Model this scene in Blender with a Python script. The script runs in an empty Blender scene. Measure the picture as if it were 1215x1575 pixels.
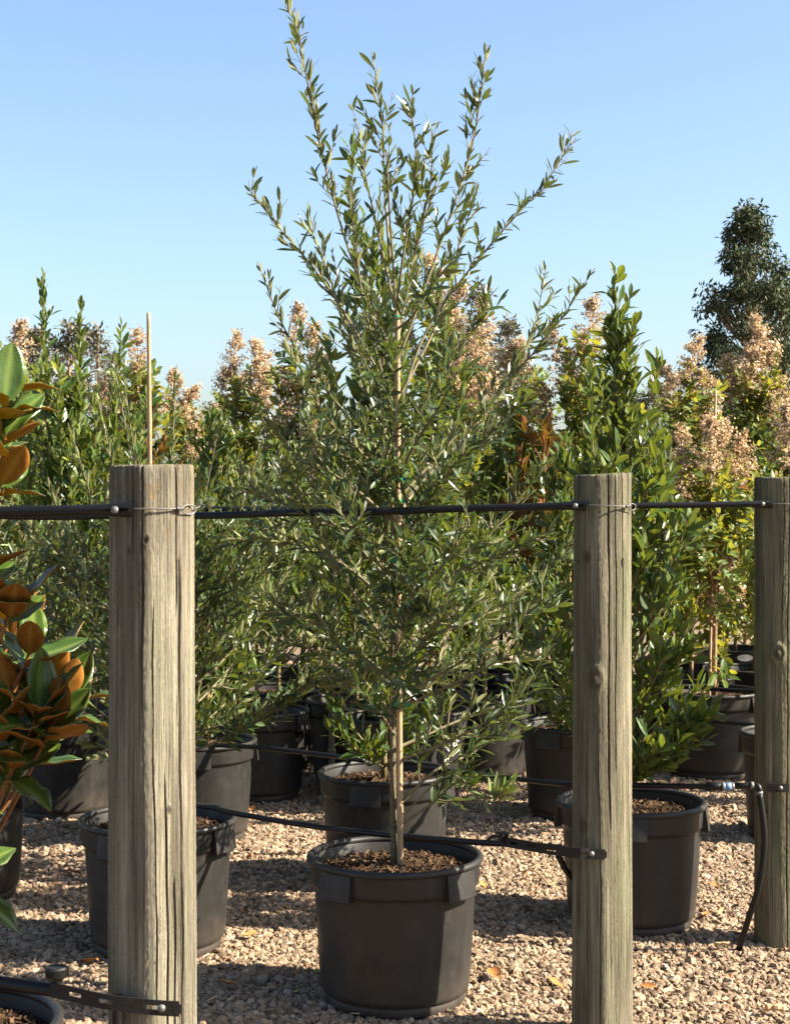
import bpy, math, random
import numpy as np
from mathutils import Vector, Matrix

# ------------------------------------------------------------------ camera, sky, sun, exposure
scene = bpy.context.scene
COL = scene.collection
CAMH, FOC, CX, HY = 1.43, 2480.0, 607.5, 757.0      # eye height; photo focal length / centre / horizon in photo pixels
cam_d = bpy.data.cameras.new('camera'); cam = bpy.data.objects.new('camera', cam_d); COL.objects.link(cam)
cam.location = (0, 0, CAMH); cam.rotation_euler = (math.radians(90), 0, 0)
cam_d.sensor_fit = 'VERTICAL'; cam_d.sensor_height = 36.0; cam_d.lens = 36.0 * FOC / 1575.0
cam_d.shift_y = -(787.5 - HY) / 1575.0
cam_d.clip_start = 0.05; cam_d.clip_end = 3000
scene.camera = cam

SUN_EL, SUN_AZ = math.radians(37), math.radians(98)     # azimuth clockwise from +Y (view direction): from the right, a little behind the camera
world = bpy.data.worlds.new('World'); scene.world = world; world.use_nodes = True
wn = world.node_tree; wn.nodes.clear()
wo = wn.nodes.new('ShaderNodeOutputWorld'); wb = wn.nodes.new('ShaderNodeBackground'); ws = wn.nodes.new('ShaderNodeTexSky')
ws.sky_type = 'NISHITA'; ws.sun_disc = False; ws.sun_elevation = SUN_EL; ws.sun_rotation = SUN_AZ
ws.air_density = 1.0; ws.dust_density = 2.0; ws.ozone_density = 3.0; ws.altitude = 50
wb.inputs['Strength'].default_value = 0.066
wn.links.new(ws.outputs[0], wb.inputs[0]); wn.links.new(wb.outputs[0], wo.inputs[0])
sd = bpy.data.lights.new('sun', 'SUN'); sun = bpy.data.objects.new('sun', sd); COL.objects.link(sun)
sd.energy = 5.0; sd.angle = math.radians(0.5); sd.color = (1.0, 0.91, 0.755)
SUNV = Vector((math.sin(SUN_AZ) * math.cos(SUN_EL), math.cos(SUN_AZ) * math.cos(SUN_EL), math.sin(SUN_EL)))
sun.rotation_euler = SUNV.to_track_quat('Z', 'Y').to_euler(); sun.location = SUNV * 30
vs = scene.view_settings
vs.view_transform = 'Standard'; vs.look = 'None'; vs.exposure = 2.0; vs.gamma = 1.0; vs.use_curve_mapping = False
scene.cycles.use_denoising = True
scene.cycles.max_bounces = 6; scene.cycles.transparent_max_bounces = 4
scene.cycles.diffuse_bounces = 1; scene.cycles.glossy_bounces = 2; scene.cycles.transmission_bounces = 3
scene.cycles.sample_clamp_indirect = 6

RNG = np.random.default_rng(11)

def W(px, py, D):
    """world point seen at photo pixel (px, py) at distance D in front of the camera"""
    return Vector(((px - CX) / FOC * D, D, CAMH - (py - HY) / FOC * D))
def G(px, py):
    """point of the ground seen at a photo pixel"""
    D = CAMH * FOC / (py - HY)
    return Vector(((px - CX) / FOC * D, D, 0))

# ------------------------------------------------------------------ object helpers
def tag(o, label=None, cat=None, group=None, kind=None):
    if label: o['label'] = label
    if cat: o['category'] = cat
    if group: o['group'] = group
    if kind: o['kind'] = kind
    return o
def empty(name, loc, label=None, cat=None, group=None, rz=0.0, scale=None):
    o = bpy.data.objects.new(name, None); COL.objects.link(o)
    o.empty_display_size = 0.05
    o.location = loc; o.rotation_euler = (0, 0, rz)
    if scale is not None: o.scale = scale
    return tag(o, label, cat, group)
def link(name, me, parent=None):
    o = bpy.data.objects.new(name, me); COL.objects.link(o); o.parent = parent
    return o
def np_mesh(name, V, polys, mats, smooth=False, attrs=None, midx=None):
    """polys: list of int arrays (m, k)"""
    me = bpy.data.meshes.new(name)
    V = np.asarray(V, dtype=np.float32).reshape(-1, 3)
    me.vertices.add(len(V)); me.vertices.foreach_set('co', V.ravel())
    polys = [np.asarray(p, dtype=np.int32) for p in polys if len(p)]
    loops = np.concatenate([p.ravel() for p in polys]) if polys else np.zeros(0, np.int32)
    cnt = np.concatenate([np.full(len(p), p.shape[1], np.int32) for p in polys]) if polys else np.zeros(0, np.int32)
    st = np.concatenate([[0], np.cumsum(cnt)[:-1]]).astype(np.int32) if len(cnt) else cnt
    me.loops.add(len(loops)); me.loops.foreach_set('vertex_index', loops)
    me.polygons.add(len(cnt)); me.polygons.foreach_set('loop_start', st)
    try: me.polygons.foreach_set('loop_total', cnt)
    except Exception: pass
    me.polygons.foreach_set('use_smooth', np.full(len(cnt), bool(smooth)))
    if midx is not None: me.polygons.foreach_set('material_index', np.asarray(midx, np.int32))
    for k, a in (attrs or {}).items():
        at = me.attributes.new(k, 'FLOAT', 'POINT'); at.data.foreach_set('value', np.asarray(a, np.float32))
    for m in (mats if isinstance(mats, (list, tuple)) else [mats]): me.materials.append(m)
    me.update(calc_edges=True)
    return me

class MB:
    """collects shapes into one mesh"""
    def __init__(s): s.V = []; s.P = {3: [], 4: []}; s.n = 0; s.ng = []
    def add(s, V, tris=(), quads=()):
        V = np.asarray(V, float).reshape(-1, 3)
        if len(tris): s.P[3].append(np.asarray(tris, int) + s.n)
        if len(quads): s.P[4].append(np.asarray(quads, int) + s.n)
        s.V.append(V); s.n += len(V)
    def box(s, lo, hi, M=None):
        x0, y0, z0 = lo; x1, y1, z1 = hi
        V = np.array([(x0,y0,z0),(x1,y0,z0),(x1,y1,z0),(x0,y1,z0),(x0,y0,z1),(x1,y0,z1),(x1,y1,z1),(x0,y1,z1)], float)
        if M is not None: V = np.array([tuple(M @ Vector(v)) for v in V])
        s.add(V, quads=[(0,3,2,1),(4,5,6,7),(0,1,5,4),(1,2,6,5),(2,3,7,6),(3,0,4,7)])
    def tube(s, pts, rad, sides=8, cap=True):
        P = np.asarray([tuple(p) for p in pts], float); n = len(P)
        R = np.full(n, rad, float) if np.isscalar(rad) else np.asarray(rad, float)
        T = np.gradient(P, axis=0); T /= np.linalg.norm(T, axis=1)[:, None] + 1e-12
        a = np.array((0, 0, 1.0)) if abs(T[0][2]) < 0.9 else np.array((1.0, 0, 0))
        u = np.cross(T[0], a); u /= np.linalg.norm(u)
        ang = np.arange(sides) / sides * 2 * np.pi; ca, sa = np.cos(ang), np.sin(ang)
        V = np.empty((n, sides, 3))
        for i in range(n):
            u = u - T[i] * np.dot(u, T[i]); u /= np.linalg.norm(u) + 1e-12
            v = np.cross(T[i], u)
            V[i] = P[i] + R[i] * (ca[:, None] * u + sa[:, None] * v)
        idx = np.arange(n * sides).reshape(n, sides); nx = np.roll(idx, -1, axis=1)
        q = np.stack([idx[:-1], nx[:-1], nx[1:], idx[1:]], -1).reshape(-1, 4)
        V = V.reshape(-1, 3); tr = []
        if cap:
            V = np.vstack([V, P[0], P[-1]]); c0, c1 = n * sides, n * sides + 1
            tr = [(c0, (k + 1) % sides, k) for k in range(sides)] + [(c1, (n-1)*sides + k, (n-1)*sides + (k+1) % sides) for k in range(sides)]
        s.add(V, tr, q)
    def lathe(s, prof, seg=48, a0=0.0, a1=2*math.pi, M=None):
        prof = np.asarray(prof, float); m = len(prof); full = abs(a1 - a0 - 2*math.pi) < 1e-6
        na = seg if full else seg + 1
        th = a0 + (a1 - a0) * np.arange(na) / seg
        V = np.stack([prof[None, :, 0] * np.cos(th)[:, None], prof[None, :, 0] * np.sin(th)[:, None], np.repeat(prof[None, :, 1], na, 0)], -1).reshape(-1, 3)
        q = []
        for i in range(seg):
            j = (i + 1) % na
            for k in range(m - 1): q.append((i*m+k, j*m+k, j*m+k+1, i*m+k+1))
        if M is not None: V = np.array([tuple(M @ Vector(v)) for v in V])
        s.add(V, quads=q)
    def mesh(s, name, mats, smooth=False, off=(0, 0, 0), attrs=None):
        V = np.vstack(s.V) - np.asarray(off, float)
        polys = []
        for k in (3, 4):
            if s.P[k]: polys.append(np.vstack(s.P[k]))
        return np_mesh(name, V, polys, mats, smooth, attrs)

def catmull(P, n):
    P = [np.asarray(tuple(p), float) for p in P]
    if len(P) == 2: P = [P[0], (P[0]+P[1])/2, P[1]]
    Q = [2*P[0]-P[1]] + P + [2*P[-1]-P[-2]]
    out = []; m = len(P) - 1
    for t in np.linspace(0, m, n):
        i = min(int(t), m - 1); f = t - i; a, b, c, d = Q[i:i+4]
        out.append(0.5*((2*b) + (-a+c)*f + (2*a-5*b+4*c-d)*f*f + (-a+3*b-3*c+d)*f**3))
    return np.array(out)

# ------------------------------------------------------------------ materials
def newmat(name):
    m = bpy.data.materials.new(name); m.use_nodes = True; nt = m.node_tree; nt.nodes.clear()
    out = nt.nodes.new('ShaderNodeOutputMaterial')
    return m, nt, out
def nd(nt, t, **kw):
    n = nt.nodes.new(t)
    for k, v in kw.items():
        if k in n.inputs.keys(): n.inputs[k].default_value = v
        else: setattr(n, k, v)
    return n
def ramp(nt, stops, interp='LINEAR'):
    r = nt.nodes.new('ShaderNodeValToRGB'); r.color_ramp.interpolation = interp
    e = r.color_ramp.elements
    while len(e) < len(stops): e.new(0.5)
    for x, (p, c) in zip(e, stops): x.position = p; x.color = (*c, 1) if len(c) == 3 else c
    return r
def mixc(nt, a, b, fac, mode='MIX'):
    m = nt.nodes.new('ShaderNodeMix'); m.data_type = 'RGBA'; m.blend_type = mode
    for sock, val in ((m.inputs[0], fac), (m.inputs[6], a), (m.inputs[7], b)):
        if hasattr(val, 'is_output') or isinstance(val, bpy.types.NodeSocket): nt.links.new(val, sock)
        else: sock.default_value = val if isinstance(val, (int, float)) else (*val, 1)
    return m.outputs[2]

def leaf_mat(name, top, under, trans, rough=0.38, tfac=0.22, spec=0.5, gain=0.72):
    """top: ramp stops over the per-leaf 'tint'; under: colour of the lower leaf side"""
    m, nt, out = newmat(name); L = nt.links.new
    top = [(p, tuple(x * gain for x in c)) for p, c in top]; under = tuple(x * gain for x in under); trans = tuple(x * gain for x in trans)
    at = nd(nt, 'ShaderNodeAttribute', attribute_name='tint')
    rp = ramp(nt, top); L(at.outputs['Fac'], rp.inputs[0])
    geo = nd(nt, 'ShaderNodeNewGeometry')
    ur = mixc(nt, under, tuple(c * 1.45 for c in under), at.outputs['Fac'])
    base = mixc(nt, rp.outputs[0], ur, geo.outputs['Backfacing'])
    p = nd(nt, 'ShaderNodeBsdfPrincipled', Roughness=rough); p.inputs['Specular IOR Level'].default_value = spec
    L(base, p.inputs['Base Color'])
    rr = nd(nt, 'ShaderNodeMapRange'); rr.inputs['To Min'].default_value = rough; rr.inputs['To Max'].default_value = 0.7
    L(geo.outputs['Backfacing'], rr.inputs['Value']); L(rr.outputs[0], p.inputs['Roughness'])
    t = nd(nt, 'ShaderNodeBsdfTranslucent')
    tc = mixc(nt, rp.outputs[0], trans, 0.6); L(tc, t.inputs['Color'])
    ms = nd(nt, 'ShaderNodeMixShader', Fac=tfac); L(p.outputs[0], ms.inputs[1]); L(t.outputs[0], ms.inputs[2])
    L(ms.outputs[0], out.inputs[0])
    return m
def simple_mat(name, col, rough=0.6, spec=0.4, metal=0.0, var=0.15, scale=30.0, bump=0.0, bscale=None):
    m, nt, out = newmat(name); L = nt.links.new
    tc = nd(nt, 'ShaderNodeTexCoord'); nz = nd(nt, 'ShaderNodeTexNoise', Scale=scale, Detail=5.0)
    L(tc.outputs['Object'], nz.inputs['Vector'])
    rp = ramp(nt, [(0.3, tuple(c * (1 - var) for c in col)), (0.7, tuple(min(1, c * (1 + var)) for c in col))]); L(nz.outputs[0], rp.inputs[0])
    p = nd(nt, 'ShaderNodeBsdfPrincipled', Roughness=rough, Metallic=metal); p.inputs['Specular IOR Level'].default_value = spec
    L(rp.outputs[0], p.inputs['Base Color'])
    if bump:
        n2 = nd(nt, 'ShaderNodeTexNoise', Scale=bscale or scale * 3, Detail=4.0); L(tc.outputs['Object'], n2.inputs['Vector'])
        b = nd(nt, 'ShaderNodeBump', Strength=bump, Distance=0.01); L(n2.outputs[0], b.inputs['Height']); L(b.outputs[0], p.inputs['Normal'])
    L(p.outputs[0], out.inputs[0])
    return m

M_OLIVE = leaf_mat('olive_leaf', [(0.0, (0.018, 0.036, 0.012)), (0.5, (0.045, 0.074, 0.020)), (0.8, (0.085, 0.13, 0.032)), (1.0, (0.15, 0.22, 0.035))],
                   (0.145, 0.150, 0.058), (0.26, 0.34, 0.035), 0.36, 0.19, 0.40, 0.92)
M_LAUREL = leaf_mat('laurel_leaf', [(0.0, (0.020, 0.046, 0.010)), (0.5, (0.050, 0.096, 0.016)), (0.8, (0.10, 0.155, 0.024)), (1.0, (0.22, 0.22, 0.03))],
                    (0.115, 0.15, 0.036), (0.36, 0.41, 0.03), 0.36, 0.25, 0.38, 0.92)
M_CREPE = leaf_mat('crepe_myrtle_leaf', [(0.0, (0.030, 0.06, 0.015)), (0.5, (0.06, 0.11, 0.022)), (0.75, (0.11, 0.13, 0.025)), (1.0, (0.16, 0.055, 0.018))],
                   (0.12, 0.15, 0.045), (0.50, 0.44, 0.03), 0.45, 0.36, 0.3, 1.15)
M_FAR = leaf_mat('far_tree_leaf', [(0.0, (0.03, 0.048, 0.02)), (1.0, (0.085, 0.105, 0.042))], (0.085, 0.10, 0.05), (0.10, 0.14, 0.05), 0.55, 0.10, 0.15)
M_FARO = leaf_mat('far_tree_olive_leaf', [(0.0, (0.09, 0.09, 0.06)), (1.0, (0.17, 0.15, 0.09))], (0.15, 0.14, 0.085), (0.2, 0.19, 0.09), 0.5, 0.15, 0.3)
M_BACKSHRUB = leaf_mat('back_shrub_leaf', [(0.0, (0.05, 0.09, 0.02)), (0.6, (0.10, 0.16, 0.035)), (1.0, (0.20, 0.24, 0.06))], (0.15, 0.19, 0.07), (0.38, 0.46, 0.06), 0.4, 0.34, 0.35, 1.05)
M_FLOWER = leaf_mat('dry_flower', [(0.0, (0.24, 0.14, 0.07)), (0.35, (0.48, 0.32, 0.16)), (0.8, (0.66, 0.525, 0.34)), (0.9, (0.72, 0.61, 0.49)), (1.0, (0.70, 0.64, 0.60))], (0.48, 0.33, 0.20), (0.58, 0.43, 0.28), 0.8, 0.30, 0.1, 1.0)

def magnolia_mats():
    out_ = []
    for nm, c0, c1, rough, rib in (('magnolia_leaf_upper', (0.040, 0.090, 0.014), (0.11, 0.175, 0.026), 0.24, (0.22, 0.28, 0.06)), ('magnolia_leaf_under', (0.22, 0.080, 0.012), (0.42, 0.165, 0.024), 0.7, (0.34, 0.22, 0.05))):
        m, nt, out = newmat(nm); L = nt.links.new
        oi = nd(nt, 'ShaderNodeObjectInfo'); c = mixc(nt, c0, c1, oi.outputs['Random'])
        tc = nd(nt, 'ShaderNodeTexCoord'); nz = nd(nt, 'ShaderNodeTexNoise', Scale=7.0, Detail=3.0); L(tc.outputs['Object'], nz.inputs['Vector'])
        c = mixc(nt, c, tuple(x * 0.6 for x in c0), nz.outputs[0])
        at = nd(nt, 'ShaderNodeAttribute', attribute_name='rib'); c = mixc(nt, c, rib, at.outputs['Fac'])
        p = nd(nt, 'ShaderNodeBsdfPrincipled', Roughness=rough); p.inputs['Specular IOR Level'].default_value = 0.55 if rough < 0.4 else 0.2
        L(c, p.inputs['Base Color'])
        wv = nd(nt, 'ShaderNodeTexWave', Scale=6.0, Distortion=1.5); wv.bands_direction = 'X'; L(tc.outputs['Object'], wv.inputs['Vector'])
        b = nd(nt, 'ShaderNodeBump', Strength=0.04, Distance=0.003); L(wv.outputs[1], b.inputs['Height']); L(b.outputs[0], p.inputs['Normal'])
        t = nd(nt, 'ShaderNodeBsdfTranslucent'); t.inputs['Color'].default_value = (0.62, 0.27, 0.02, 1) if rough > 0.4 else (0.26, 0.32, 0.02, 1)
        ms = nd(nt, 'ShaderNodeMixShader', Fac=0.30); L(p.outputs[0], ms.inputs[1]); L(t.outputs[0], ms.inputs[2])
        L(ms.outputs[0], out.inputs[0]); out_.append(m)
    return out_
M_MAG = magnolia_mats()
M_BARK_O = simple_mat('olive_bark', (0.13, 0.105, 0.06), 0.85, 0.2, var=0.35, scale=60, bump=0.5)
M_TWIG_O = simple_mat('olive_twig', (0.16, 0.135, 0.078), 0.8, 0.2, var=0.3, scale=40)
M_TWIG_L = simple_mat('laurel_twig', (0.16, 0.12, 0.05), 0.75, 0.25, var=0.3, scale=40)
M_TWIG_C = simple_mat('crepe_twig', (0.26, 0.17, 0.095), 0.8, 0.2, var=0.3, scale=40)
M_TWIG_M = simple_mat('magnolia_twig', (0.20, 0.085, 0.028), 0.8, 0.2, var=0.3, scale=40)
M_STAKE = simple_mat('bamboo', (0.33, 0.225, 0.125), 0.55, 0.35, var=0.22, scale=14, bump=0.15)
M_TIE = simple_mat('green_tape', (0.005, 0.19, 0.085), 0.35, 0.5, var=0.2)
M_PIPE = simple_mat('poly_pipe', (0.006, 0.006, 0.006), 0.42, 0.3, var=0.2, scale=60, bump=0.05)
M_STEEL = simple_mat('galvanised_steel', (0.15, 0.147, 0.14), 0.55, 0.4, metal=0.5, var=0.2, scale=200)
M_BLACKSTEEL = simple_mat('black_steel', (0.010, 0.009, 0.008), 0.6, 0.3, var=0.3, scale=60, bump=0.1)
M_BLUE = simple_mat('blue_joiner', (0.10, 0.17, 0.30), 0.4, 0.5)
M_WHITE = simple_mat('white_plastic', (0.75, 0.74, 0.72), 0.5, 0.4, var=0.05)
M_DRYLEAF = simple_mat('dry_leaf', (0.36, 0.15, 0.045), 0.7, 0.25, var=0.35, scale=30)
M_DRYSTICK = simple_mat('dry_wood', (0.45, 0.29, 0.15), 0.8, 0.2, var=0.3, scale=50)

def pot_mat():
    m, nt, out = newmat('black_plastic'); L = nt.links.new
    tc = nd(nt, 'ShaderNodeTexCoord'); oi = nd(nt, 'ShaderNodeObjectInfo')
    add = nd(nt, 'ShaderNodeVectorMath', operation='ADD'); L(tc.outputs['Object'], add.inputs[0]); L(oi.outputs['Location'], add.inputs[1])
    nz = nd(nt, 'ShaderNodeTexNoise', Scale=6.0, Detail=6.0, Roughness=0.65); L(add.outputs[0], nz.inputs['Vector'])
    rp = ramp(nt, [(0.30, (0.0125, 0.0115, 0.0105)), (0.62, (0.019, 0.017, 0.015)), (0.80, (0.032, 0.027, 0.022))]); L(nz.outputs[0], rp.inputs[0])
    # dust clinging low on the wall and thin pale scratches
    sep = nd(nt, 'ShaderNodeSeparateXYZ'); L(tc.outputs['Object'], sep.inputs[0])
    mr = nd(nt, 'ShaderNodeMapRange'); mr.inputs['From Min'].default_value = 0.14; mr.inputs['From Max'].default_value = 0.0; mr.inputs['To Max'].default_value = 0.5; L(sep.outputs['Z'], mr.inputs['Value'])
    n3 = nd(nt, 'ShaderNodeTexNoise', Scale=22.0, Detail=6.0); L(add.outputs[0], n3.inputs['Vector'])
    mu = nd(nt, 'ShaderNodeMath', operation='MULTIPLY'); L(mr.outputs[0], mu.inputs[0]); L(n3.outputs[0], mu.inputs[1])
    c = mixc(nt, rp.outputs[0], (0.13, 0.10, 0.075), mu.outputs[0])
    mp = nd(nt, 'ShaderNodeMapping'); mp.inputs['Scale'].default_value = (26, 26, 1.6); L(add.outputs[0], mp.inputs['Vector']); n5 = nd(nt, 'ShaderNodeTexNoise', Scale=1.0, Detail=5.0, Roughness=0.65); L(mp.outputs[0], n5.inputs['Vector'])
    s5 = ramp(nt, [(0.52, (0, 0, 0)), (0.75, (0.16, 0.16, 0.16))]); L(n5.outputs[0], s5.inputs[0]); c = mixc(nt, c, (0.085, 0.068, 0.05), s5.outputs[0])
    n2 = nd(nt, 'ShaderNodeTexNoise', Scale=9.0, Detail=2.0, Distortion=2.2); L(add.outputs[0], n2.inputs['Vector'])
    sc = ramp(nt, [(0.492, (0, 0, 0)), (0.4985, (0.5, 0.5, 0.5)), (0.505, (0, 0, 0))]); L(n2.outputs[0], sc.inputs[0])
    msk = ramp(nt, [(0.5, (0, 0, 0)), (0.65, (0.5, 0.5, 0.5))]); L(n3.outputs[0], msk.inputs[0])
    m2 = nd(nt, 'ShaderNodeMath', operation='MULTIPLY'); L(sc.outputs[0], m2.inputs[0]); L(msk.outputs[0], m2.inputs[1])
    c = mixc(nt, c, (0.16, 0.14, 0.12), m2.outputs[0])
    p = nd(nt, 'ShaderNodeBsdfPrincipled', Roughness=0.5); p.inputs['Specular IOR Level'].default_value = 0.35
    L(c, p.inputs['Base Color'])
    rr = ramp(nt, [(0.3, (0.42,)*3), (0.75, (0.62,)*3)]); L(n3.outputs[0], rr.inputs[0]); L(rr.outputs[0], p.inputs['Roughness'])
    n4 = nd(nt, 'ShaderNodeTexNoise', Scale=160.0, Detail=3.0); L(add.outputs[0], n4.inputs['Vector'])
    b = nd(nt, 'ShaderNodeBump', Strength=0.12, Distance=0.002); L(n4.outputs[0], b.inputs['Height']); L(b.outputs[0], p.inputs['Normal'])
    L(p.outputs[0], out.inputs[0])
    return m
M_POT = pot_mat()
M_SOIL = simple_mat('potting_soil', (0.035, 0.021, 0.012), 0.95, 0.1, var=0.6, scale=70, bump=1.0, bscale=120)
def chip_mat():
    m, nt, out = newmat('bark_chip'); L = nt.links.new
    at = nd(nt, 'ShaderNodeAttribute', attribute_name='tint')
    rp = ramp(nt, [(0.0, (0.016, 0.009, 0.006)), (0.45, (0.060, 0.034, 0.018)), (0.80, (0.14, 0.085, 0.045)), (1.0, (0.36, 0.27, 0.17))]); L(at.outputs['Fac'], rp.inputs[0])
    p = nd(nt, 'ShaderNodeBsdfPrincipled', Roughness=0.9); p.inputs['Specular IOR Level'].default_value = 0.15
    L(rp.outputs[0], p.inputs['Base Color']); L(p.outputs[0], out.inputs[0]); return m
M_CHIP = chip_mat()
def stone_mat():
    m, nt, out = newmat('gravel_stone'); L = nt.links.new
    oi = nd(nt, 'ShaderNodeObjectInfo')
    rp = ramp(nt, [(0.0, (0.09, 0.063, 0.040)), (0.25, (0.185, 0.131, 0.086)), (0.6, (0.265, 0.192, 0.128)), (0.88, (0.34, 0.26, 0.185)), (0.95, (0.27, 0.145, 0.072)), (1.0, (0.43, 0.355, 0.275))]); L(oi.outputs['Random'], rp.inputs[0])
    tc = nd(nt, 'ShaderNodeTexCoord'); nz = nd(nt, 'ShaderNodeTexNoise', Scale=1.6, Detail=5.0); L(tc.outputs['Object'], nz.inputs['Vector'])
    geo = nd(nt, 'ShaderNodeNewGeometry'); n2 = nd(nt, 'ShaderNodeTexNoise', Scale=180.0, Detail=4.0); L(geo.outputs['Position'], n2.inputs['Vector'])
    dk = ramp(nt, [(0.3, (0.72, 0.70, 0.68)), (0.65, (1.08, 1.06, 1.03))]); L(n2.outputs[0], dk.inputs[0])
    c = mixc(nt, rp.outputs[0], dk.outputs[0], 1.0, 'MULTIPLY')
    p = nd(nt, 'ShaderNodeBsdfPrincipled', Roughness=0.85); p.inputs['Specular IOR Level'].default_value = 0.25
    L(c, p.inputs['Base Color'])
    b = nd(nt, 'ShaderNodeBump', Strength=0.35, Distance=0.004); L(n2.outputs[0], b.inputs['Height']); L(b.outputs[0], p.inputs['Normal'])
    L(p.outputs[0], out.inputs[0]); return m
M_STONE = stone_mat()
def ground_mat():
    m, nt, out = newmat('gravel_ground'); L = nt.links.new
    geo = nd(nt, 'ShaderNodeNewGeometry')
    v = nd(nt, 'ShaderNodeTexVoronoi', Scale=60.0); L(geo.outputs['Position'], v.inputs['Vector'])
    sep = nd(nt, 'ShaderNodeSeparateColor'); L(v.outputs['Color'], sep.inputs[0])
    rp = ramp(nt, [(0.0, (0.11, 0.073, 0.047)), (0.5, (0.22, 0.153, 0.10)), (1.0, (0.34, 0.25, 0.17))]); L(sep.outputs[0], rp.inputs[0])
    p = nd(nt, 'ShaderNodeBsdfPrincipled', Roughness=0.9); p.inputs['Specular IOR Level'].default_value = 0.2
    L(rp.outputs[0], p.inputs['Base Color'])
    b = nd(nt, 'ShaderNodeBump', Strength=1.0, Distance=0.02); b.invert = True; L(v.outputs['Distance'], b.inputs['Height']); L(b.outputs[0], p.inputs['Normal'])
    L(p.outputs[0], out.inputs[0]); return m
def post_mat(name, tone, green, lichen, seed, stain):
    m, nt, out = newmat(name); L = nt.links.new
    tc = nd(nt, 'ShaderNodeTexCoord')
    def noise(sx, sz, det=5.0, rough=0.6, dist=0.0):
        mp = nd(nt, 'ShaderNodeMapping'); mp.inputs['Scale'].default_value = (sx, sx, sz); mp.inputs['Location'].default_value = (seed, seed * 2, seed * .7)
        L(tc.outputs['Object'], mp.inputs['Vector'])
        n = nd(nt, 'ShaderNodeTexNoise', Scale=1.0, Detail=det, Roughness=rough, Distortion=dist); L(mp.outputs[0], n.inputs['Vector']); return n.outputs[0]
    fine = noise(330, 4.5, 8, 0.78); grain = noise(120, 2.2, 8, 0.75, 0.5); broad = noise(24, 1.3, 6, 0.65); patch = noise(11, 4.0, 6, 0.7)
    rp = ramp(nt, [(0.26, tuple(c * 0.36 for c in tone)), (0.40, tuple(c * 0.74 for c in tone)), (0.55, tone), (0.75, tuple(min(1, c * 1.30) for c in tone))]); L(grain, rp.inputs[0])
    fr = ramp(nt, [(0.34, (0.18, 0.165, 0.15)), (0.44, (0.80, 0.79, 0.78)), (0.54, (1.02, 1.02, 1.02)), (0.70, (1.35, 1.33, 1.28))]); L(fine, fr.inputs[0])
    c = mixc(nt, rp.outputs[0], fr.outputs[0], 0.9, 'MULTIPLY')
    br = ramp(nt, [(0.36, (0.36, 0.34, 0.32)), (0.56, (1, 1, 1))]); L(broad, br.inputs[0])
    c = mixc(nt, c, br.outputs[0], 0.75, 'MULTIPLY')
    ck = noise(70, 0.55, 3, 0.5); cr = ramp(nt, [(0.485, (1, 1, 1)), (0.5, (0.22, 0.2, 0.18)), (0.515, (1, 1, 1))]); L(ck, cr.inputs[0])
    c = mixc(nt, c, cr.outputs[0], 0.75, 'MULTIPLY')
    ck2 = noise(38, 0.4, 3, 0.5); cr2 = ramp(nt, [(0.494, (1, 1, 1)), (0.5, (0.1, 0.09, 0.08)), (0.506, (1, 1, 1))]); L(ck2, cr2.inputs[0])
    c = mixc(nt, c, cr2.outputs[0], 0.8, 'MULTIPLY')
    gr = ramp(nt, [(0.45, (0, 0, 0)), (0.68, (green,)*3)]); L(patch, gr.inputs[0])
    c = mixc(nt, c, (0.17, 0.19, 0.10), gr.outputs[0])
    sep = nd(nt, 'ShaderNodeSeparateXYZ'); L(tc.outputs['Object'], sep.inputs[0])
    # lichen and grime near the cut top
    top = nd(nt, 'ShaderNodeMapRange'); top.inputs['From Min'].default_value = 1.20; top.inputs['From Max'].default_value = 1.48; L(sep.outputs['Z'], top.inputs['Value'])
    ln = noise(60, 25, 6, 0.7); lr = ramp(nt, [(0.54, (0, 0, 0)), (0.66, (lichen,)*3)]); L(ln, lr.inputs[0])
    lm = nd(nt, 'ShaderNodeMath', operation='MULTIPLY'); L(lr.outputs[0], lm.inputs[0]); L(top.outputs[0], lm.inputs[1])
    c = mixc(nt, c, (0.30, 0.17, 0.035), lm.outputs[0])
    sn = noise(30, 2.2, 5, 0.65); sr = ramp(nt, [(0.48, (0, 0, 0)), (0.62, (stain,)*3)]); L(sn, sr.inputs[0])
    top2 = nd(nt, 'ShaderNodeMapRange'); top2.inputs['From Min'].default_value = 1.32; top2.inputs['From Max'].default_value = 1.46; L(sep.outputs['Z'], top2.inputs['Value'])
    t3 = nd(nt, 'ShaderNodeMath', operation='MULTIPLY_ADD'); t3.inputs[1].default_value = 0.35; t3.inputs[2].default_value = 0.65; L(top2.outputs[0], t3.inputs[0])
    sm = nd(nt, 'ShaderNodeMath', operation='MULTIPLY'); L(sr.outputs[0], sm.inputs[0]); L(t3.outputs[0], sm.inputs[1])
    c = mixc(nt, c, (0.05, 0.042, 0.032), sm.outputs[0])
    # knots
    at = nd(nt, 'ShaderNodeAttribute', attribute_name='knot'); kr = ramp(nt, [(0.0, (0, 0, 0)), (1.0, (0.85,)*3)]); L(at.outputs['Fac'], kr.inputs[0])
    c = mixc(nt, c, (0.07, 0.05, 0.033), kr.outputs[0])
    p = nd(nt, 'ShaderNodeBsdfPrincipled', Roughness=0.85); p.inputs['Specular IOR Level'].default_value = 0.2
    L(c, p.inputs['Base Color'])
    rg = noise(75, 14, 5, 0.7); a0 = nd(nt, 'ShaderNodeMath', operation='MULTIPLY_ADD'); a0.inputs[1].default_value = 0.55; L(rg, a0.inputs[0]); L(fine, a0.inputs[2])
    ad = nd(nt, 'ShaderNodeMath', operation='ADD'); L(a0.outputs[0], ad.inputs[0]); L(grain, ad.inputs[1])
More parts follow.
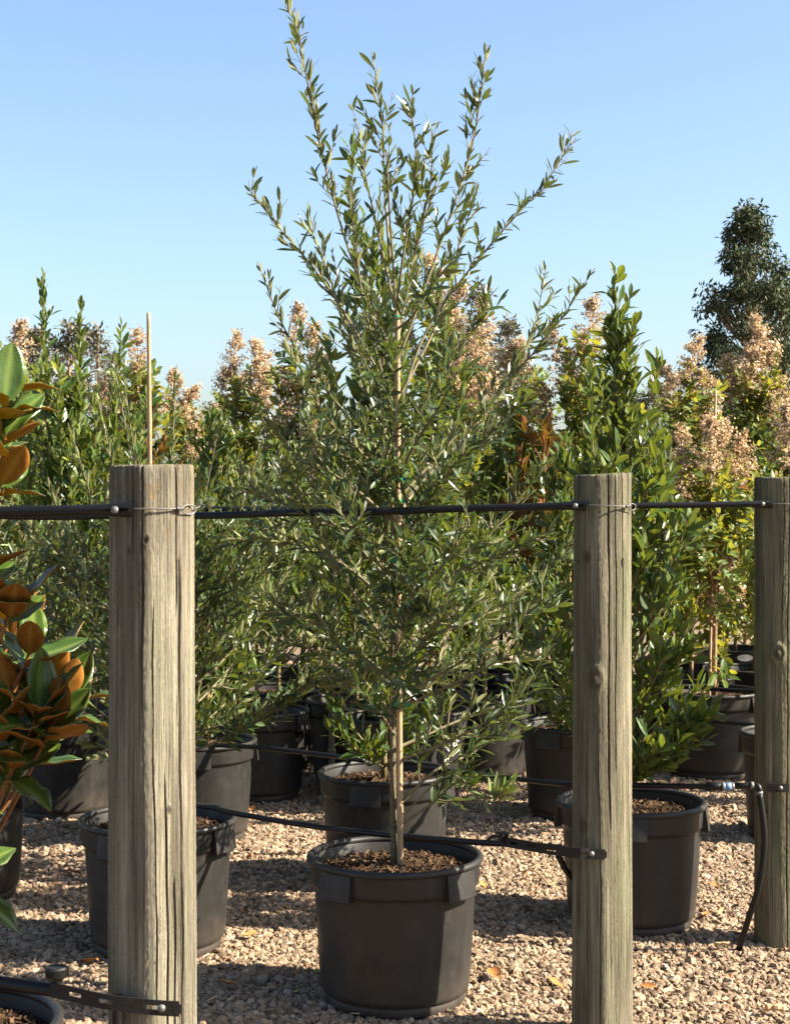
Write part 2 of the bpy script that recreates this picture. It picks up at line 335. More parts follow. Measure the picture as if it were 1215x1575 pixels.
    b = nd(nt, 'ShaderNodeBump', Strength=1.0, Distance=0.010); L(ad.outputs[0], b.inputs['Height']); L(b.outputs[0], p.inputs['Normal'])
    L(p.outputs[0], out.inputs[0]); return m

# ------------------------------------------------------------------ ground and gravel
def fbm2(x, y, seed=0):
    r = np.random.default_rng(seed); z = np.zeros_like(x)
    for k in range(5):
        f = 0.8 * 1.9 ** k; a = r.uniform(0, 6.28, 4)
        z += (np.sin(x * f + a[0] + 1.3 * np.sin(y * f * .7 + a[1])) * np.cos(y * f * 1.1 + a[2] + 0.9 * np.sin(x * f * .6 + a[3]))) / 1.6 ** k
    return z
def gheight(x, y): return 0.006 * fbm2(x * 1.6, y * 1.6, 3)

gx = np.linspace(-1, 1, 61); gx = np.sign(gx) * (abs(gx) ** 3 * 395 + abs(gx) * 5)
gy = np.linspace(0, 1, 61); gy = -10 + gy * 24 + gy ** 4 * 780
X, Y = np.meshgrid(gx, gy); Z = -0.012 + 0 * X
idx = np.arange(X.size).reshape(X.shape)
gq = np.stack([idx[:-1, :-1], idx[:-1, 1:], idx[1:, 1:], idx[1:, :-1]], -1).reshape(-1, 4)
ground = link('ground', np_mesh('ground', np.stack([X, Y, Z], -1), [gq], ground_mat(), True)); tag(ground, kind='structure')

def gravel():
    pts = []; scl = []
    for (y0, y1, dens, s0, s1) in ((3.7, 6.2, 9000, 0.0055, 0.0122), (6.2, 8.5, 5600, 0.0075, 0.0145), (8.5, 14.0, 1700, 0.015, 0.024)):
        hw = 0.262 * y1 + 0.25; n = int((y1 - y0) * 2 * hw * dens)
        x = RNG.uniform(-hw, hw, n); y = RNG.uniform(y0, y1, n)
        k = np.abs(x) < 0.262 * y + 0.25
        x, y = x[k], y[k]; n = len(x)
        s = RNG.uniform(s0, s1, n) * (1 + 0.55 * (RNG.random(n) > 0.93))
        z = -0.004 + RNG.uniform(-0.004, 0.004, n) + gheight(x, y) * 1.0 + s * 0.15
        pts.append(np.stack([x, y, z], -1)); scl.append(np.stack([s * RNG.uniform(0.85, 1.35, n), s * RNG.uniform(0.7, 1.1, n), s * RNG.uniform(0.55, 0.95, n)], -1))
    P = np.vstack(pts); S = np.vstack(scl); n = len(P)
    me = bpy.data.meshes.new('gravel'); me.vertices.add(n); me.vertices.foreach_set('co', P.astype(np.float32).ravel())
    a = me.attributes.new('stone_scale', 'FLOAT_VECTOR', 'POINT'); a.data.foreach_set('vector', S.astype(np.float32).ravel())
    R = np.stack([RNG.uniform(-0.7, 0.7, n), RNG.uniform(-0.7, 0.7, n), RNG.uniform(0, 6.28, n)], -1)
    a = me.attributes.new('stone_rot', 'FLOAT_VECTOR', 'POINT'); a.data.foreach_set('vector', R.astype(np.float32).ravel())
    a = me.attributes.new('stone_kind', 'INT', 'POINT'); a.data.foreach_set('value', RNG.integers(0, 6, n).astype(np.int32))
    me.materials.append(M_STONE); me.update()
    o = link('gravel', me); tag(o, 'crushed tan gravel covering the nursery ground', 'gravel', kind='stuff')
    ng = bpy.data.node_groups.new('gravel_nodes', 'GeometryNodeTree')
    ng.interface.new_socket('Geometry', in_out='INPUT', socket_type='NodeSocketGeometry'); ng.interface.new_socket('Geometry', in_out='OUTPUT', socket_type='NodeSocketGeometry')
    N = ng.nodes.new; L = ng.links.new
    gi, go = N('NodeGroupInput'), N('NodeGroupOutput')
    g2i = N('GeometryNodeGeometryToInstance')
    for k in range(6):
        ic = N('GeometryNodeMeshIcoSphere'); ic.inputs['Radius'].default_value = 1.0; ic.inputs['Subdivisions'].default_value = 1 if k < 3 else 2
        sp = N('GeometryNodeSetPosition'); nz = N('ShaderNodeTexNoise'); nz.noise_dimensions = '4D'; nz.inputs['W'].default_value = k * 7.3; nz.inputs['Scale'].default_value = 1.3; nz.inputs['Detail'].default_value = 1.0
        sub = N('ShaderNodeVectorMath'); sub.operation = 'SUBTRACT'; sub.inputs[1].default_value = (0.5, 0.5, 0.5)
        ml = N('ShaderNodeVectorMath'); ml.operation = 'SCALE'; ml.inputs['Scale'].default_value = 1.7
        L(nz.outputs['Color'], sub.inputs[0]); L(sub.outputs[0], ml.inputs[0]); L(ml.outputs[0], sp.inputs['Offset'])
        sm = N('GeometryNodeSetShadeSmooth'); sm.inputs['Shade Smooth'].default_value = False
        mt = N('GeometryNodeSetMaterial'); mt.inputs['Material'].default_value = M_STONE
        L(ic.outputs[0], sp.inputs['Geometry']); L(sp.outputs[0], sm.inputs[0]); L(sm.outputs[0], mt.inputs[0]); L(mt.outputs[0], g2i.inputs[0])
    iop = N('GeometryNodeInstanceOnPoints'); m2p = N('GeometryNodeMeshToPoints')
    L(gi.outputs[0], m2p.inputs[0]); L(m2p.outputs[0], iop.inputs['Points']); L(g2i.outputs[0], iop.inputs['Instance'])
    iop.inputs['Pick Instance'].default_value = True
    for nm, typ, sock in (('stone_kind', 'INT', 'Instance Index'), ('stone_scale', 'FLOAT_VECTOR', 'Scale')):
        na = N('GeometryNodeInputNamedAttribute'); na.data_type = typ; na.inputs['Name'].default_value = nm
        L(na.outputs[0], iop.inputs[sock])
    na = N('GeometryNodeInputNamedAttribute'); na.data_type = 'FLOAT_VECTOR'; na.inputs['Name'].default_value = 'stone_rot'
    e2r = N('FunctionNodeEulerToRotation'); L(na.outputs[0], e2r.inputs[0]); L(e2r.outputs[0], iop.inputs['Rotation'])
    L(iop.outputs[0], go.inputs[0])
    md = o.modifiers.new('stones', 'NODES'); md.node_group = ng
gravel()

# ------------------------------------------------------------------ timber posts
def post(x, y, dia, htop, mat, seed, cracks, knots, label, tilt=(0, 0)):
    """cracks: (angle from the camera side, + to the right, in degrees; z0; z1; depth)   knots: (angle, z, size)"""
    r = np.random.default_rng(seed); R = dia / 2
    vang = math.atan2(x, y)                      # view direction of the post
    th = np.linspace(-math.pi, math.pi, 150, endpoint=False)
    cols = []
    for c in cracks:
        a = math.radians(c[0]); w = 0.62 * c[4] / R
        cols += [a - w * 1.45, a - w, a - w * .35, a, a + w * .35, a + w, a + w * 1.45]
        th = th[(np.abs(th - a) > w * 1.9)]
    th = np.sort(np.concatenate([th, cols])); nt_ = len(th)
    zs = np.concatenate([np.linspace(-0.12, htop - 0.02, 330), [htop - 0.012, htop - 0.005, htop - 0.0015]]); nz = len(zs)
    TH, ZZ = np.meshgrid(th, zs)
    tw = 0.05 * np.sin(ZZ * 2.3 + seed) + 0.02 * np.sin(ZZ * 9 + seed * 2) + 0.008 * np.sin(ZZ * 31 + seed)
    rad = np.full_like(TH, R)
    rad += 0.0030 * np.sin(TH * 2 + seed) + 0.0014 * np.sin(TH * 5 + seed + ZZ * 1.3) + 0.0005 * np.sin(TH * 11 + ZZ * 2)
    rad += 0.004 * np.sin(ZZ * 1.7 + seed) * 0.6
    ridge = np.zeros_like(TH)
    for k in range(60):
        a0 = r.uniform(-3.14, 3.14); w = r.uniform(0.012, 0.05); d = r.uniform(0.0004, 0.0016); z0 = r.uniform(-0.2, 1.3); zl = r.uniform(0.1, 0.5)
        ridge -= 0.40 * d * np.exp(-((TH - a0) / w) ** 2) * np.clip(1 - np.abs((ZZ - z0 - zl / 2) / (zl / 2)) ** 4, 0, 1)
    rad += ridge + r.normal(0, 0.00025, TH.shape)
    for (a, z0, z1, dep, w) in cracks:
        a = math.radians(a); ww = 0.62 * w / R
        prof = np.exp(-((TH - a) / (ww * 0.45)) ** 2)
        env = np.clip(np.minimum((ZZ - z0) / 0.09, (z1 - ZZ) / 0.09), 0, 1) * (0.7 + 0.3 * np.sin(ZZ * 23 + a * 9))
        rad -= 1.3 * dep * prof * env
    knot = np.zeros_like(TH); dTH = np.zeros_like(TH)
    for (a, z, s, dent) in knots:
        a = math.radians(a); d = np.sqrt(((TH - a) * R) ** 2 + ((ZZ - z) * 0.72) ** 2) / s
        knot = np.maximum(knot, np.clip(1.15 - d, 0, 1) ** 0.6)
        knot = np.maximum(knot, 0.38 * np.clip(np.cos((d - 1.0) * 8.5), 0, 1) ** 3 * (d > 0.9) * np.clip(1.0 - (d - 1) / 1.9, 0, 1))
        rad += dent * np.exp(-(d / 0.8) ** 2) + abs(dent) * 0.5 * np.exp(-((d - 1.25) / 0.35) ** 2)
    rim = np.ones(nz); rim[-3:] = (0.997, 0.988, 0.965)
    chip = 0.0022 * np.abs(np.sin(th * 17 + seed)) * np.abs(np.sin(th * 7.3)) + 0.0015 * r.random(nt_)
    rad *= rim[:, None]
    ZZ = ZZ.copy(); ZZ[-3:] -= chip[None, :]
    ang = TH + tw - math.pi / 2 - vang           # angle -90 deg faces the camera side
    V = np.stack([rad * np.cos(ang), rad * np.sin(ang), ZZ], -1)
    slope = (R * tilt[0] * np.cos(ang) / R)
    V[:, :, 2] += np.clip((ZZ - htop + 0.3) / 0.3, 0, 1) * tilt[0] * V[:, :, 0]
    idx = np.arange(nz * nt_).reshape(nz, nt_); nx = np.roll(idx, -1, axis=1)
    q = np.stack([idx[:-1], nx[:-1], nx[1:], idx[1:]], -1).reshape(-1, 4)
    top = idx[-1]; Vf = V.reshape(-1, 3); c = len(Vf)
    Vf = np.vstack([Vf, [(0, 0, htop - 0.002)]])
    tri = np.stack([top, np.roll(top, -1), np.full(nt_, c)], -1)
    me = np_mesh('wooden_post', Vf, [q, tri], mat, True, {'knot': np.concatenate([knot.ravel(), [0]])})
    o = link('wooden_post', me); o.location = (x, y, 0)
    tag(o, label, 'post', 'round timber posts along the row')
    return o
P1 = (-0.445, 2.96); P2 = (0.545, 4.24); P3 = (1.222, 5.12); PD = 0.160
PM1 = post_mat('weathered_timber_a', (0.42, 0.368, 0.268), 0.45, 0.85, 3.1, 0.55)
PM2 = post_mat('weathered_timber_b', (0.335, 0.295, 0.20), 0.65, 0.25, 8.7, 0.75)
PM3 = post_mat('weathered_timber_c', (0.325, 0.285, 0.175), 0.75, 0.40, 15.2, 0.6)
post(*P1, PD, 1.482, PM1, 1, [(-11, 1.02, 1.6, 0.010, 0.004), (38, -.2, 1.36, 0.014, 0.0052), (16, -.2, 0.95, 0.011, 0.0035), (26, 0.2, 0.75, 0.012, 0.0036), (55, 1.15, 1.6, 0.006, 0.003), (-52, 0.9, 1.6, 0.004, 0.003), (33, 1.2, 1.6, 0.006, 0.003), (2, 0.5, 1.25, 0.005, 0.0028), (-24, 1.3, 1.6, 0.006, 0.003)],
     [(-6, 1.345, 0.0045, -0.004), (-30, 1.325, 0.006, -0.002), (20, 0.86, 0.006, -.002)], 'widest weathered grey timber post, nearest the camera at the left', (0.01, 0))
post(*P2, PD, 1.480, PM2, 2, [(14, 0.55, 1.6, 0.012, 0.0042), (44, 1.0, 1.6, 0.006, 0.003), (-5, -.2, 0.8, 0.005, 0.003), (28, 0.7, 1.5, 0.007, 0.003), (-30, 0.0, 0.7, 0.004, 0.0028), (60, 0.2, 0.9, 0.005, 0.003)],
     [(-28, 1.262, 0.013, -0.003), (-13, 0.945, 0.019, 0.006), (-38, 0.565, 0.017, 0.004), (42, 1.245, 0.009, -0.003), (-52, 1.25, 0.006, -0.002)], 'weathered timber post with knots beside the main olive pot', (0.055, 0))
post(*P3, PD, 1.480, PM3, 4, [(18, -.2, 1.6, 0.008, 0.004), (-16, -.2, 0.7, 0.004, 0.003), (-40, 0.5, 1.2, 0.004, 0.003), (5, 0.9, 1.6, 0.005, 0.003)],
     [(-4, 0.925, 0.016, 0.010), (-30, 0.43, 0.008, -0.004)], 'timber post at the right edge with a hose in front', (-0.01, 0))

# ------------------------------------------------------------------ pots
PR, PH = 0.25, 0.41
def pot_parts():
    d = {}
    b = MB(); b.lathe([(0.0, 0.012), (0.188, 0.012), (0.190, 0.004), (0.193, 0.0), (0.198, 0.006), (0.199, 0.026), (0.197, 0.030), (0.2035, 0.034), (0.2085, 0.042), (0.2105, 0.052),
                       (0.216, 0.13), (0.222, 0.23), (0.2265, 0.318), (0.2275, 0.328), (0.2335, 0.331), (0.2365, 0.334), (0.2375, 0.340), (0.2405, 0.396)], 72)
    b.lathe([(0.236, 0.400), (0.231, 0.39), (0.226, 0.335), (0.222, 0.25)], 72)
    d['body'] = b.mesh('pot_body', M_POT, True)
    b = MB(); n = 14
    prof = [(0.2395 + 0.0105 * math.cos(t) * 1.0, 0.4 + 0.0100 * math.sin(t)) for t in np.linspace(-2.2, 3.9, n)]
    b.lathe(prof, 72); d['rim'] = b.mesh('pot_rim', M_POT, True)
    b = MB(); w = 0.225
    S = 8
    prof = [(0.2385, 0.388), (0.2475, 0.392), (0.2535, 0.352), (0.2570, 0.322), (0.2540, 0.3195), (0.2300, 0.321)]
    b.lathe(prof, S, -w, w)
    m = len(prof)
    side0 = list(range(m)); side1 = [S * m + k for k in range(m)]
    b.add(np.vstack(b.V)[:0]); V = np.vstack(b.V)
    b.P[3].append(np.array([(0, k, k + 1) for k in range(1, m - 1)] + [(S * m, S * m + k + 1, S * m + k) for k in range(1, m - 1)]))
    d['lug'] = b.mesh('pot_lug', M_POT, False)
    # soil
    r = np.random.default_rng(5)
    rr = np.linspace(0, 0.2265, 12); V = [(0, 0, 0.376)]; q = []; t = []
    na = 40
    for i, ra in enumerate(rr[1:]):
        for k in range(na):
            a = k / na * 2 * math.pi; V.append((ra * math.cos(a), ra * math.sin(a), 0.374 - 0.016 * (ra / 0.2265) ** 2 + r.uniform(-0.004, 0.004)))
    for k in range(na): t.append((0, 1 + k, 1 + (k + 1) % na))
    for i in range(len(rr) - 2):
        for k in range(na): a, b_ = 1 + i * na + k, 1 + i * na + (k + 1) % na; q.append((a, a + na, b_ + na, b_))
    d['soil'] = np_mesh('pot_soil', V, [np.array(t), np.array(q)], M_SOIL, True)
    # loose bark chips
    b = MB(); tint = []
    for k in range(2000):
        ra = 0.222 * math.sqrt(r.random()); a = r.uniform(0, 6.28); l = r.uniform(0.003, 0.011) * (2.0 if r.random() > .93 else 1); w_ = l * r.uniform(0.14, 0.38); h = r.uniform(0.0006, 0.0018)
        M = Matrix.Translation((ra * math.cos(a), ra * math.sin(a), 0.376 - 0.016 * (ra / 0.2265) ** 2 + r.uniform(0, 0.005))) @ Matrix.Rotation(r.uniform(0, 6.28), 4, 'Z') @ Matrix.Rotation(r.uniform(-.9, .9), 4, 'Y') @ Matrix.Rotation(r.uniform(-.8, .8), 4, 'X')
        b.box((-l, -w_, -h), (l, w_, h), M); tint += [min(1.0, r.beta(1.6, 3.2) + (.35 if r.random() > .95 else 0))] * 8
    d['mulch'] = b.mesh('bark_mulch', M_CHIP, False, attrs={'tint': tint})
    return d
POT = pot_parts()
def pot(x, y, label, rz=0.0, s=1.0, h=1.0, detail=True):
    e = empty('plant_pot', (x, y, 0.0), label, 'pot', 'black plastic plant pots', rz, (s, s, s * h))
    body = link('pot_body', POT['body'], e); link('pot_rim', POT['rim'], e); soil = link('soil', POT['soil'], e)
    if detail: tag(link('bark_mulch', POT['mulch'], soil), kind='stuff')
    for k in range(4):
        o = link('lug', POT['lug'], body); o.rotation_euler = (0, 0, math.radians(45 + 90 * k))
    return e

# ------------------------------------------------------------------ leaves
def leaf_template(stations, fold, curl):
    V = [(0, 0, 0)]; hw = []
    for t, w in stations: V += [(t, -w, fold * w + curl * t * t), (t, 0, curl * t * t), (t, w, fold * w + curl * t * t)]
    V.append((1, 0, curl)); n = len(stations); tr = [(0, 1, 2), (0, 2, 3)]; q = []
    for i in range(n - 1):
        a = 1 + 3 * i; q += [(a, a + 3, a + 4, a + 1), (a + 1, a + 4, a + 5, a + 2)]
    a = 1 + 3 * (n - 1); e = len(V) - 1; tr += [(a, e, a + 1), (a + 1, e, a + 2)]
    return np.array(V, float), np.array(tr), np.array(q) if q else np.zeros((0, 4), int)
ST_OLIVE = [(0.2, 0.36), (0.5, 0.5), (0.8, 0.36)]
ST_LAUREL = [(0.15, 0.22), (0.5, 0.5), (0.82, 0.30)]
ST_CREPE = [(0.25, 0.42), (0.6, 0.46)]
ST_FAR = [(0.45, 0.5)]

def norm(a): return a / (np.linalg.norm(a, axis=-1, keepdims=True) + 1e-12)

class Plant:
    """grows twigs and leaves; everything in world coordinates, parented to an Empty at the base"""
    def __init__(s, base, seed, kind='olive'):
        s.base = np.array(base, float); s.r = np.random.default_rng(seed); s.kind = kind
        s.tr = MB(); s.br = MB(); s.has_tr = s.has_br = False
        s.L = []          # (pos, dir, nrm, len, wid, curl, tint)
    def trunk(s, pts, r0, r1, n=24, sides=10):
        P = catmull(pts, n); s.tr.tube(P, np.linspace(r0, r1, n), sides); s.has_tr = True; return P
    def twig(s, P, r0, r1, sides=5):
        s.br.tube(P, np.linspace(r0, r1, len(P)), sides, cap=False); s.has_br = True
    def leaves(s, P, cfg, t0=0.0, tint=0.0, tip=True):
        P = np.asarray(P); seg = np.linalg.norm(np.diff(P, axis=0), axis=1); cum = np.concatenate([[0], np.cumsum(seg)]); Lg = cum[-1]
        if Lg < 1e-4: return
        n = max(1, int(Lg * (1 - t0) / cfg['sp'])); d = t0 * Lg + (np.arange(n) + s.r.random(n) * 0.5) * cfg['sp']; d = np.clip(d, 0, Lg * 0.999)
        ps = np.stack([np.interp(d, cum, P[:, k]) for k in range(3)], -1)
        T = norm(np.gradient(P, axis=0)); ts = norm(np.stack([np.interp(d, cum, T[:, k]) for k in range(3)], -1))
        per = cfg['per']; az0 = s.r.uniform(0, 6.28)
        ps = np.repeat(ps, per, 0); ts = np.repeat(ts, per, 0); N = len(ps)
        k = np.repeat(np.arange(n), per); j = np.tile(np.arange(per), n)
        az = az0 + k * cfg.get('phy', math.pi / 2) + j * (2 * math.pi / per) + s.r.normal(0, 0.35, N)
        ref = np.where(np.abs(ts[:, 2:3]) < 0.9, np.array([[0, 0, 1.0]]), np.array([[1.0, 0, 0]]))
        u = norm(np.cross(ts, ref)); v = np.cross(ts, u)
        rad = np.cos(az)[:, None] * u + np.sin(az)[:, None] * v
        a = np.radians(s.r.normal(cfg['ang'], cfg.get('angsd', 13), N))[:, None]
        frac = (np.repeat(d, per) / Lg)[:, None]
        a = a * (1 - 0.45 * frac ** 3)
        dr = norm(ts * np.cos(a) + rad * np.sin(a) + np.array([[0, 0, cfg.get('up', 0.1)]]))
        nr = ts - dr * np.sum(ts * dr, 1, keepdims=True) + s.r.normal(0, 0.28, (N, 3)) + np.array([[0, 0, 0.25]])
        nr = norm(nr - dr * np.sum(nr * dr, 1, keepdims=True))
        ln = cfg['len'] * s.r.uniform(0.52, 1.22, N) * (1 - 0.35 * frac[:, 0] ** 4); wd = cfg['wid'] * s.r.uniform(0.75, 1.2, N) * ln / cfg['len']
        keep = s.r.random(N) < cfg.get('keep', 0.9)
        cu = s.r.normal(cfg.get('curl', -0.08), 0.14, N)
        ti = np.clip(s.r.beta(2, 3, N) * 0.75 + tint + 0.22 * frac[:, 0] ** 3 * s.r.random(N) + .45 * (s.r.random(N) > .965), 0, 1)
        s.L.append((ps[keep], dr[keep], nr[keep], ln[keep], wd[keep], cu[keep], ti[keep]))
    def grow(s, P, cfg, r0, t0=0.15, tint=0.0):
        """primary branch polyline P, secondaries along it, leaves on both"""
        s.twig(P, r0, 0.0012, 6)
        s.leaves(P, cfg, max(t0, 0.35), tint)
        seg = np.linalg.norm(np.diff(P, axis=0), axis=1); Lg = seg.sum(); T = norm(np.gradient(P, axis=0))
        n = int(Lg * (1 - t0) / cfg['ssp'])
        for i in range(n):
            f = t0 + (1 - t0) * (i + s.r.random()) / max(n, 1)
            if f > 0.97: continue
            x = f * (len(P) - 1); k = int(x); p = P[k] + (P[min(k + 1, len(P) - 1)] - P[k]) * (x - k); t = T[k]
            rv = s.r.normal(0, 1, 3); rv -= t * np.dot(rv, t); rv /= np.linalg.norm(rv) + 1e-9
            a = math.radians(s.r.uniform(26, cfg.get('amax', 66))); dr = t * math.cos(a) + rv * math.sin(a)
            ln = cfg['slen'] * s.r.uniform(0.4, 1.15) * (1.15 - 0.85 * f)
            q = [p]; dcur = dr.copy()
            for m in range(4):
                dcur = dcur + np.array([0, 0, cfg.get('rise', 0.16)]) + s.r.normal(0, 0.07, 3); dcur /= np.linalg.norm(dcur)
                q.append(q[-1] + dcur * ln / 4)
            q = np.array(q); s.twig(q, max(0.0014, r0 * 0.35), 0.0008, 4)
            s.leaves(q, cfg, 0.12, tint)
    def finish(s, name, label, cat, group, leafmat, twigmat, barkmat=None, stations=ST_OLIVE, fold=0.28, nparts=0, tname='trunk'):
        e = empty(name, s.base, label, cat, group)
        if s.has_tr: link(tname, s.tr.mesh(tname, barkmat or twigmat, True, s.base), e)
        if s.has_br: link('branches', s.br.mesh('branches', twigmat, True, s.base), e)
        if not s.L: return e
        A = [np.concatenate(x) for x in zip(*s.L)]
        pos, dr, nr, ln, wd, cu, ti = A; side = np.cross(nr, dr)
        part = np.zeros(len(pos), bool)
        if nparts:
            mid = pos + dr * (ln * 0.5)[:, None]; D = mid[:, 1]
            px = CX + mid[:, 0] / D * FOC; py = HY + (CAMH - mid[:, 2]) / D * FOC
            view = norm(mid - np.array([0, 0, CAMH])); fac = np.abs(np.sum(view * nr, 1)) + 0.15
            score = ln * wd * fac / D ** 2
            ok = (px > 0) & (px < 1215) & (py > 0) & (py < 1575)
            cell = (px // 14).astype(int) * 1000 + (py // 14).astype(int)
            order = np.lexsort((D, cell)); first = np.ones(len(order), bool); c2 = cell[order]; first[1:] = c2[1:] != c2[:-1]
            front = np.zeros(len(pos), bool); front[order[first]] = True
            cand = np.where(ok & front)[0]; cand = cand[np.argsort(-score[cand])][:nparts]; part[cand] = True
        T, tri, q = leaf_template(stations, fold * (s_ratio(wd, ln)), 0.0)
        rest = ~part
        if rest.any():
            p_, d_, n_, l_, w_, c_, t_, s_ = pos[rest], dr[rest], nr[rest], ln[rest], wd[rest], cu[rest], ti[rest], side[rest]
            N, K = len(p_), len(T)
            h = T[None, :, 2] * l_[:, None] + (c_ * l_)[:, None] * T[None, :, 0] ** 2
            V = p_[:, None] + d_[:, None] * (l_[:, None] * T[None, :, 0])[..., None] + s_[:, None] * (w_[:, None] * T[None, :, 1])[..., None] + n_[:, None] * h[..., None] - s.base
            off = (np.arange(N) * K)[:, None, None]
            tri_ = (tri[None] + off).reshape(-1, 3); polys = [tri_]
            if len(q): polys.append((q[None] + off).reshape(-1, 4))
            o = link('foliage', np_mesh('foliage', V, polys, leafmat, False, {'tint': np.repeat(t_, K)}), e); tag(o, kind='stuff')
        if part.any():
            var = leaf_variants(leafmat, stations, fold * s_ratio(wd, ln))
            for i in np.where(part)[0]:
                ci = int(np.clip((cu[i] + 0.28) / 0.13, 0, 3)); tj = int(np.clip(ti[i] * 5, 0, 4))
                o = link('leaf', var[ci][tj], e)
                M = Matrix(((dr[i][0]*ln[i], side[i][0]*wd[i], nr[i][0]*ln[i], pos[i][0]-s.base[0]), (dr[i][1]*ln[i], side[i][1]*wd[i], nr[i][1]*ln[i], pos[i][1]-s.base[1]),
                            (dr[i][2]*ln[i], side[i][2]*wd[i], nr[i][2]*ln[i], pos[i][2]-s.base[2]), (0, 0, 0, 1)))
                o.matrix_basis = M
        return e
def s_ratio(wd, ln): return float(np.mean(wd) / np.mean(ln))
_LV = {}
def leaf_variants(mat, stations, fold):
    k = mat.name
    if k not in _LV:
        _LV[k] = []
        for c in (-0.22, -0.09, 0.02, 0.12):
            T, tri, q = leaf_template(stations, fold, c); row = []
            for t in (0.1, 0.3, 0.5, 0.7, 0.92): row.append(np_mesh('leaf', T, [tri, q], mat, False, {'tint': [t] * len(T)}))
            _LV[k].append(row)
    return _LV[k]

OL = dict(sp=0.0195, per=2, ang=42, len=0.055, wid=0.0130, ssp=0.041, slen=0.235, keep=0.92, rise=0.15, up=0.12, angsd=17)
LA = dict(sp=0.0155, per=1, phy=2.4, ang=40, len=0.073, wid=0.0262, ssp=0.036, slen=0.20, keep=0.97, rise=0.26, up=0.25)
CR = dict(sp=0.023, per=2, ang=58, len=0.066, wid=0.037, ssp=0.065, slen=0.32, keep=0.85, rise=0.08, up=0.0)

def radial(pl, tr, cfg, n, z0, z1, lenf, elev, r0, tint=0.0, t0=0.12, npt=8, curve=0.5):
    """primaries spaced up the trunk polyline; lenf(u) gives length at height fraction u"""
    az = pl.r.uniform(0, 6.28); tz = tr[:, 2]
    for i in range(n):
        u = (i + pl.r.random() * 0.8) / n; z = z0 + (z1 - z0) * u; az += 2.4 + pl.r.normal(0, 0.25)
        p = np.array([np.interp(z, tz, tr[:, 0]), np.interp(z, tz, tr[:, 1]), z])
        e = math.radians(elev(u) + pl.r.normal(0, 8)); d = np.array([math.cos(az) * math.cos(e), math.sin(az) * math.cos(e), math.sin(e)])
        l = lenf(u) * pl.r.uniform(0.75, 1.15); q = [p]
        for k in range(npt - 1):
            d = d + np.array([0, 0, curve / npt]) + pl.r.normal(0, 0.035, 3); d /= np.linalg.norm(d); q.append(q[-1] + d * l / (npt - 1))
        pl.grow(np.array(q), cfg, r0 * (1.1 - 0.5 * u), t0, tint)

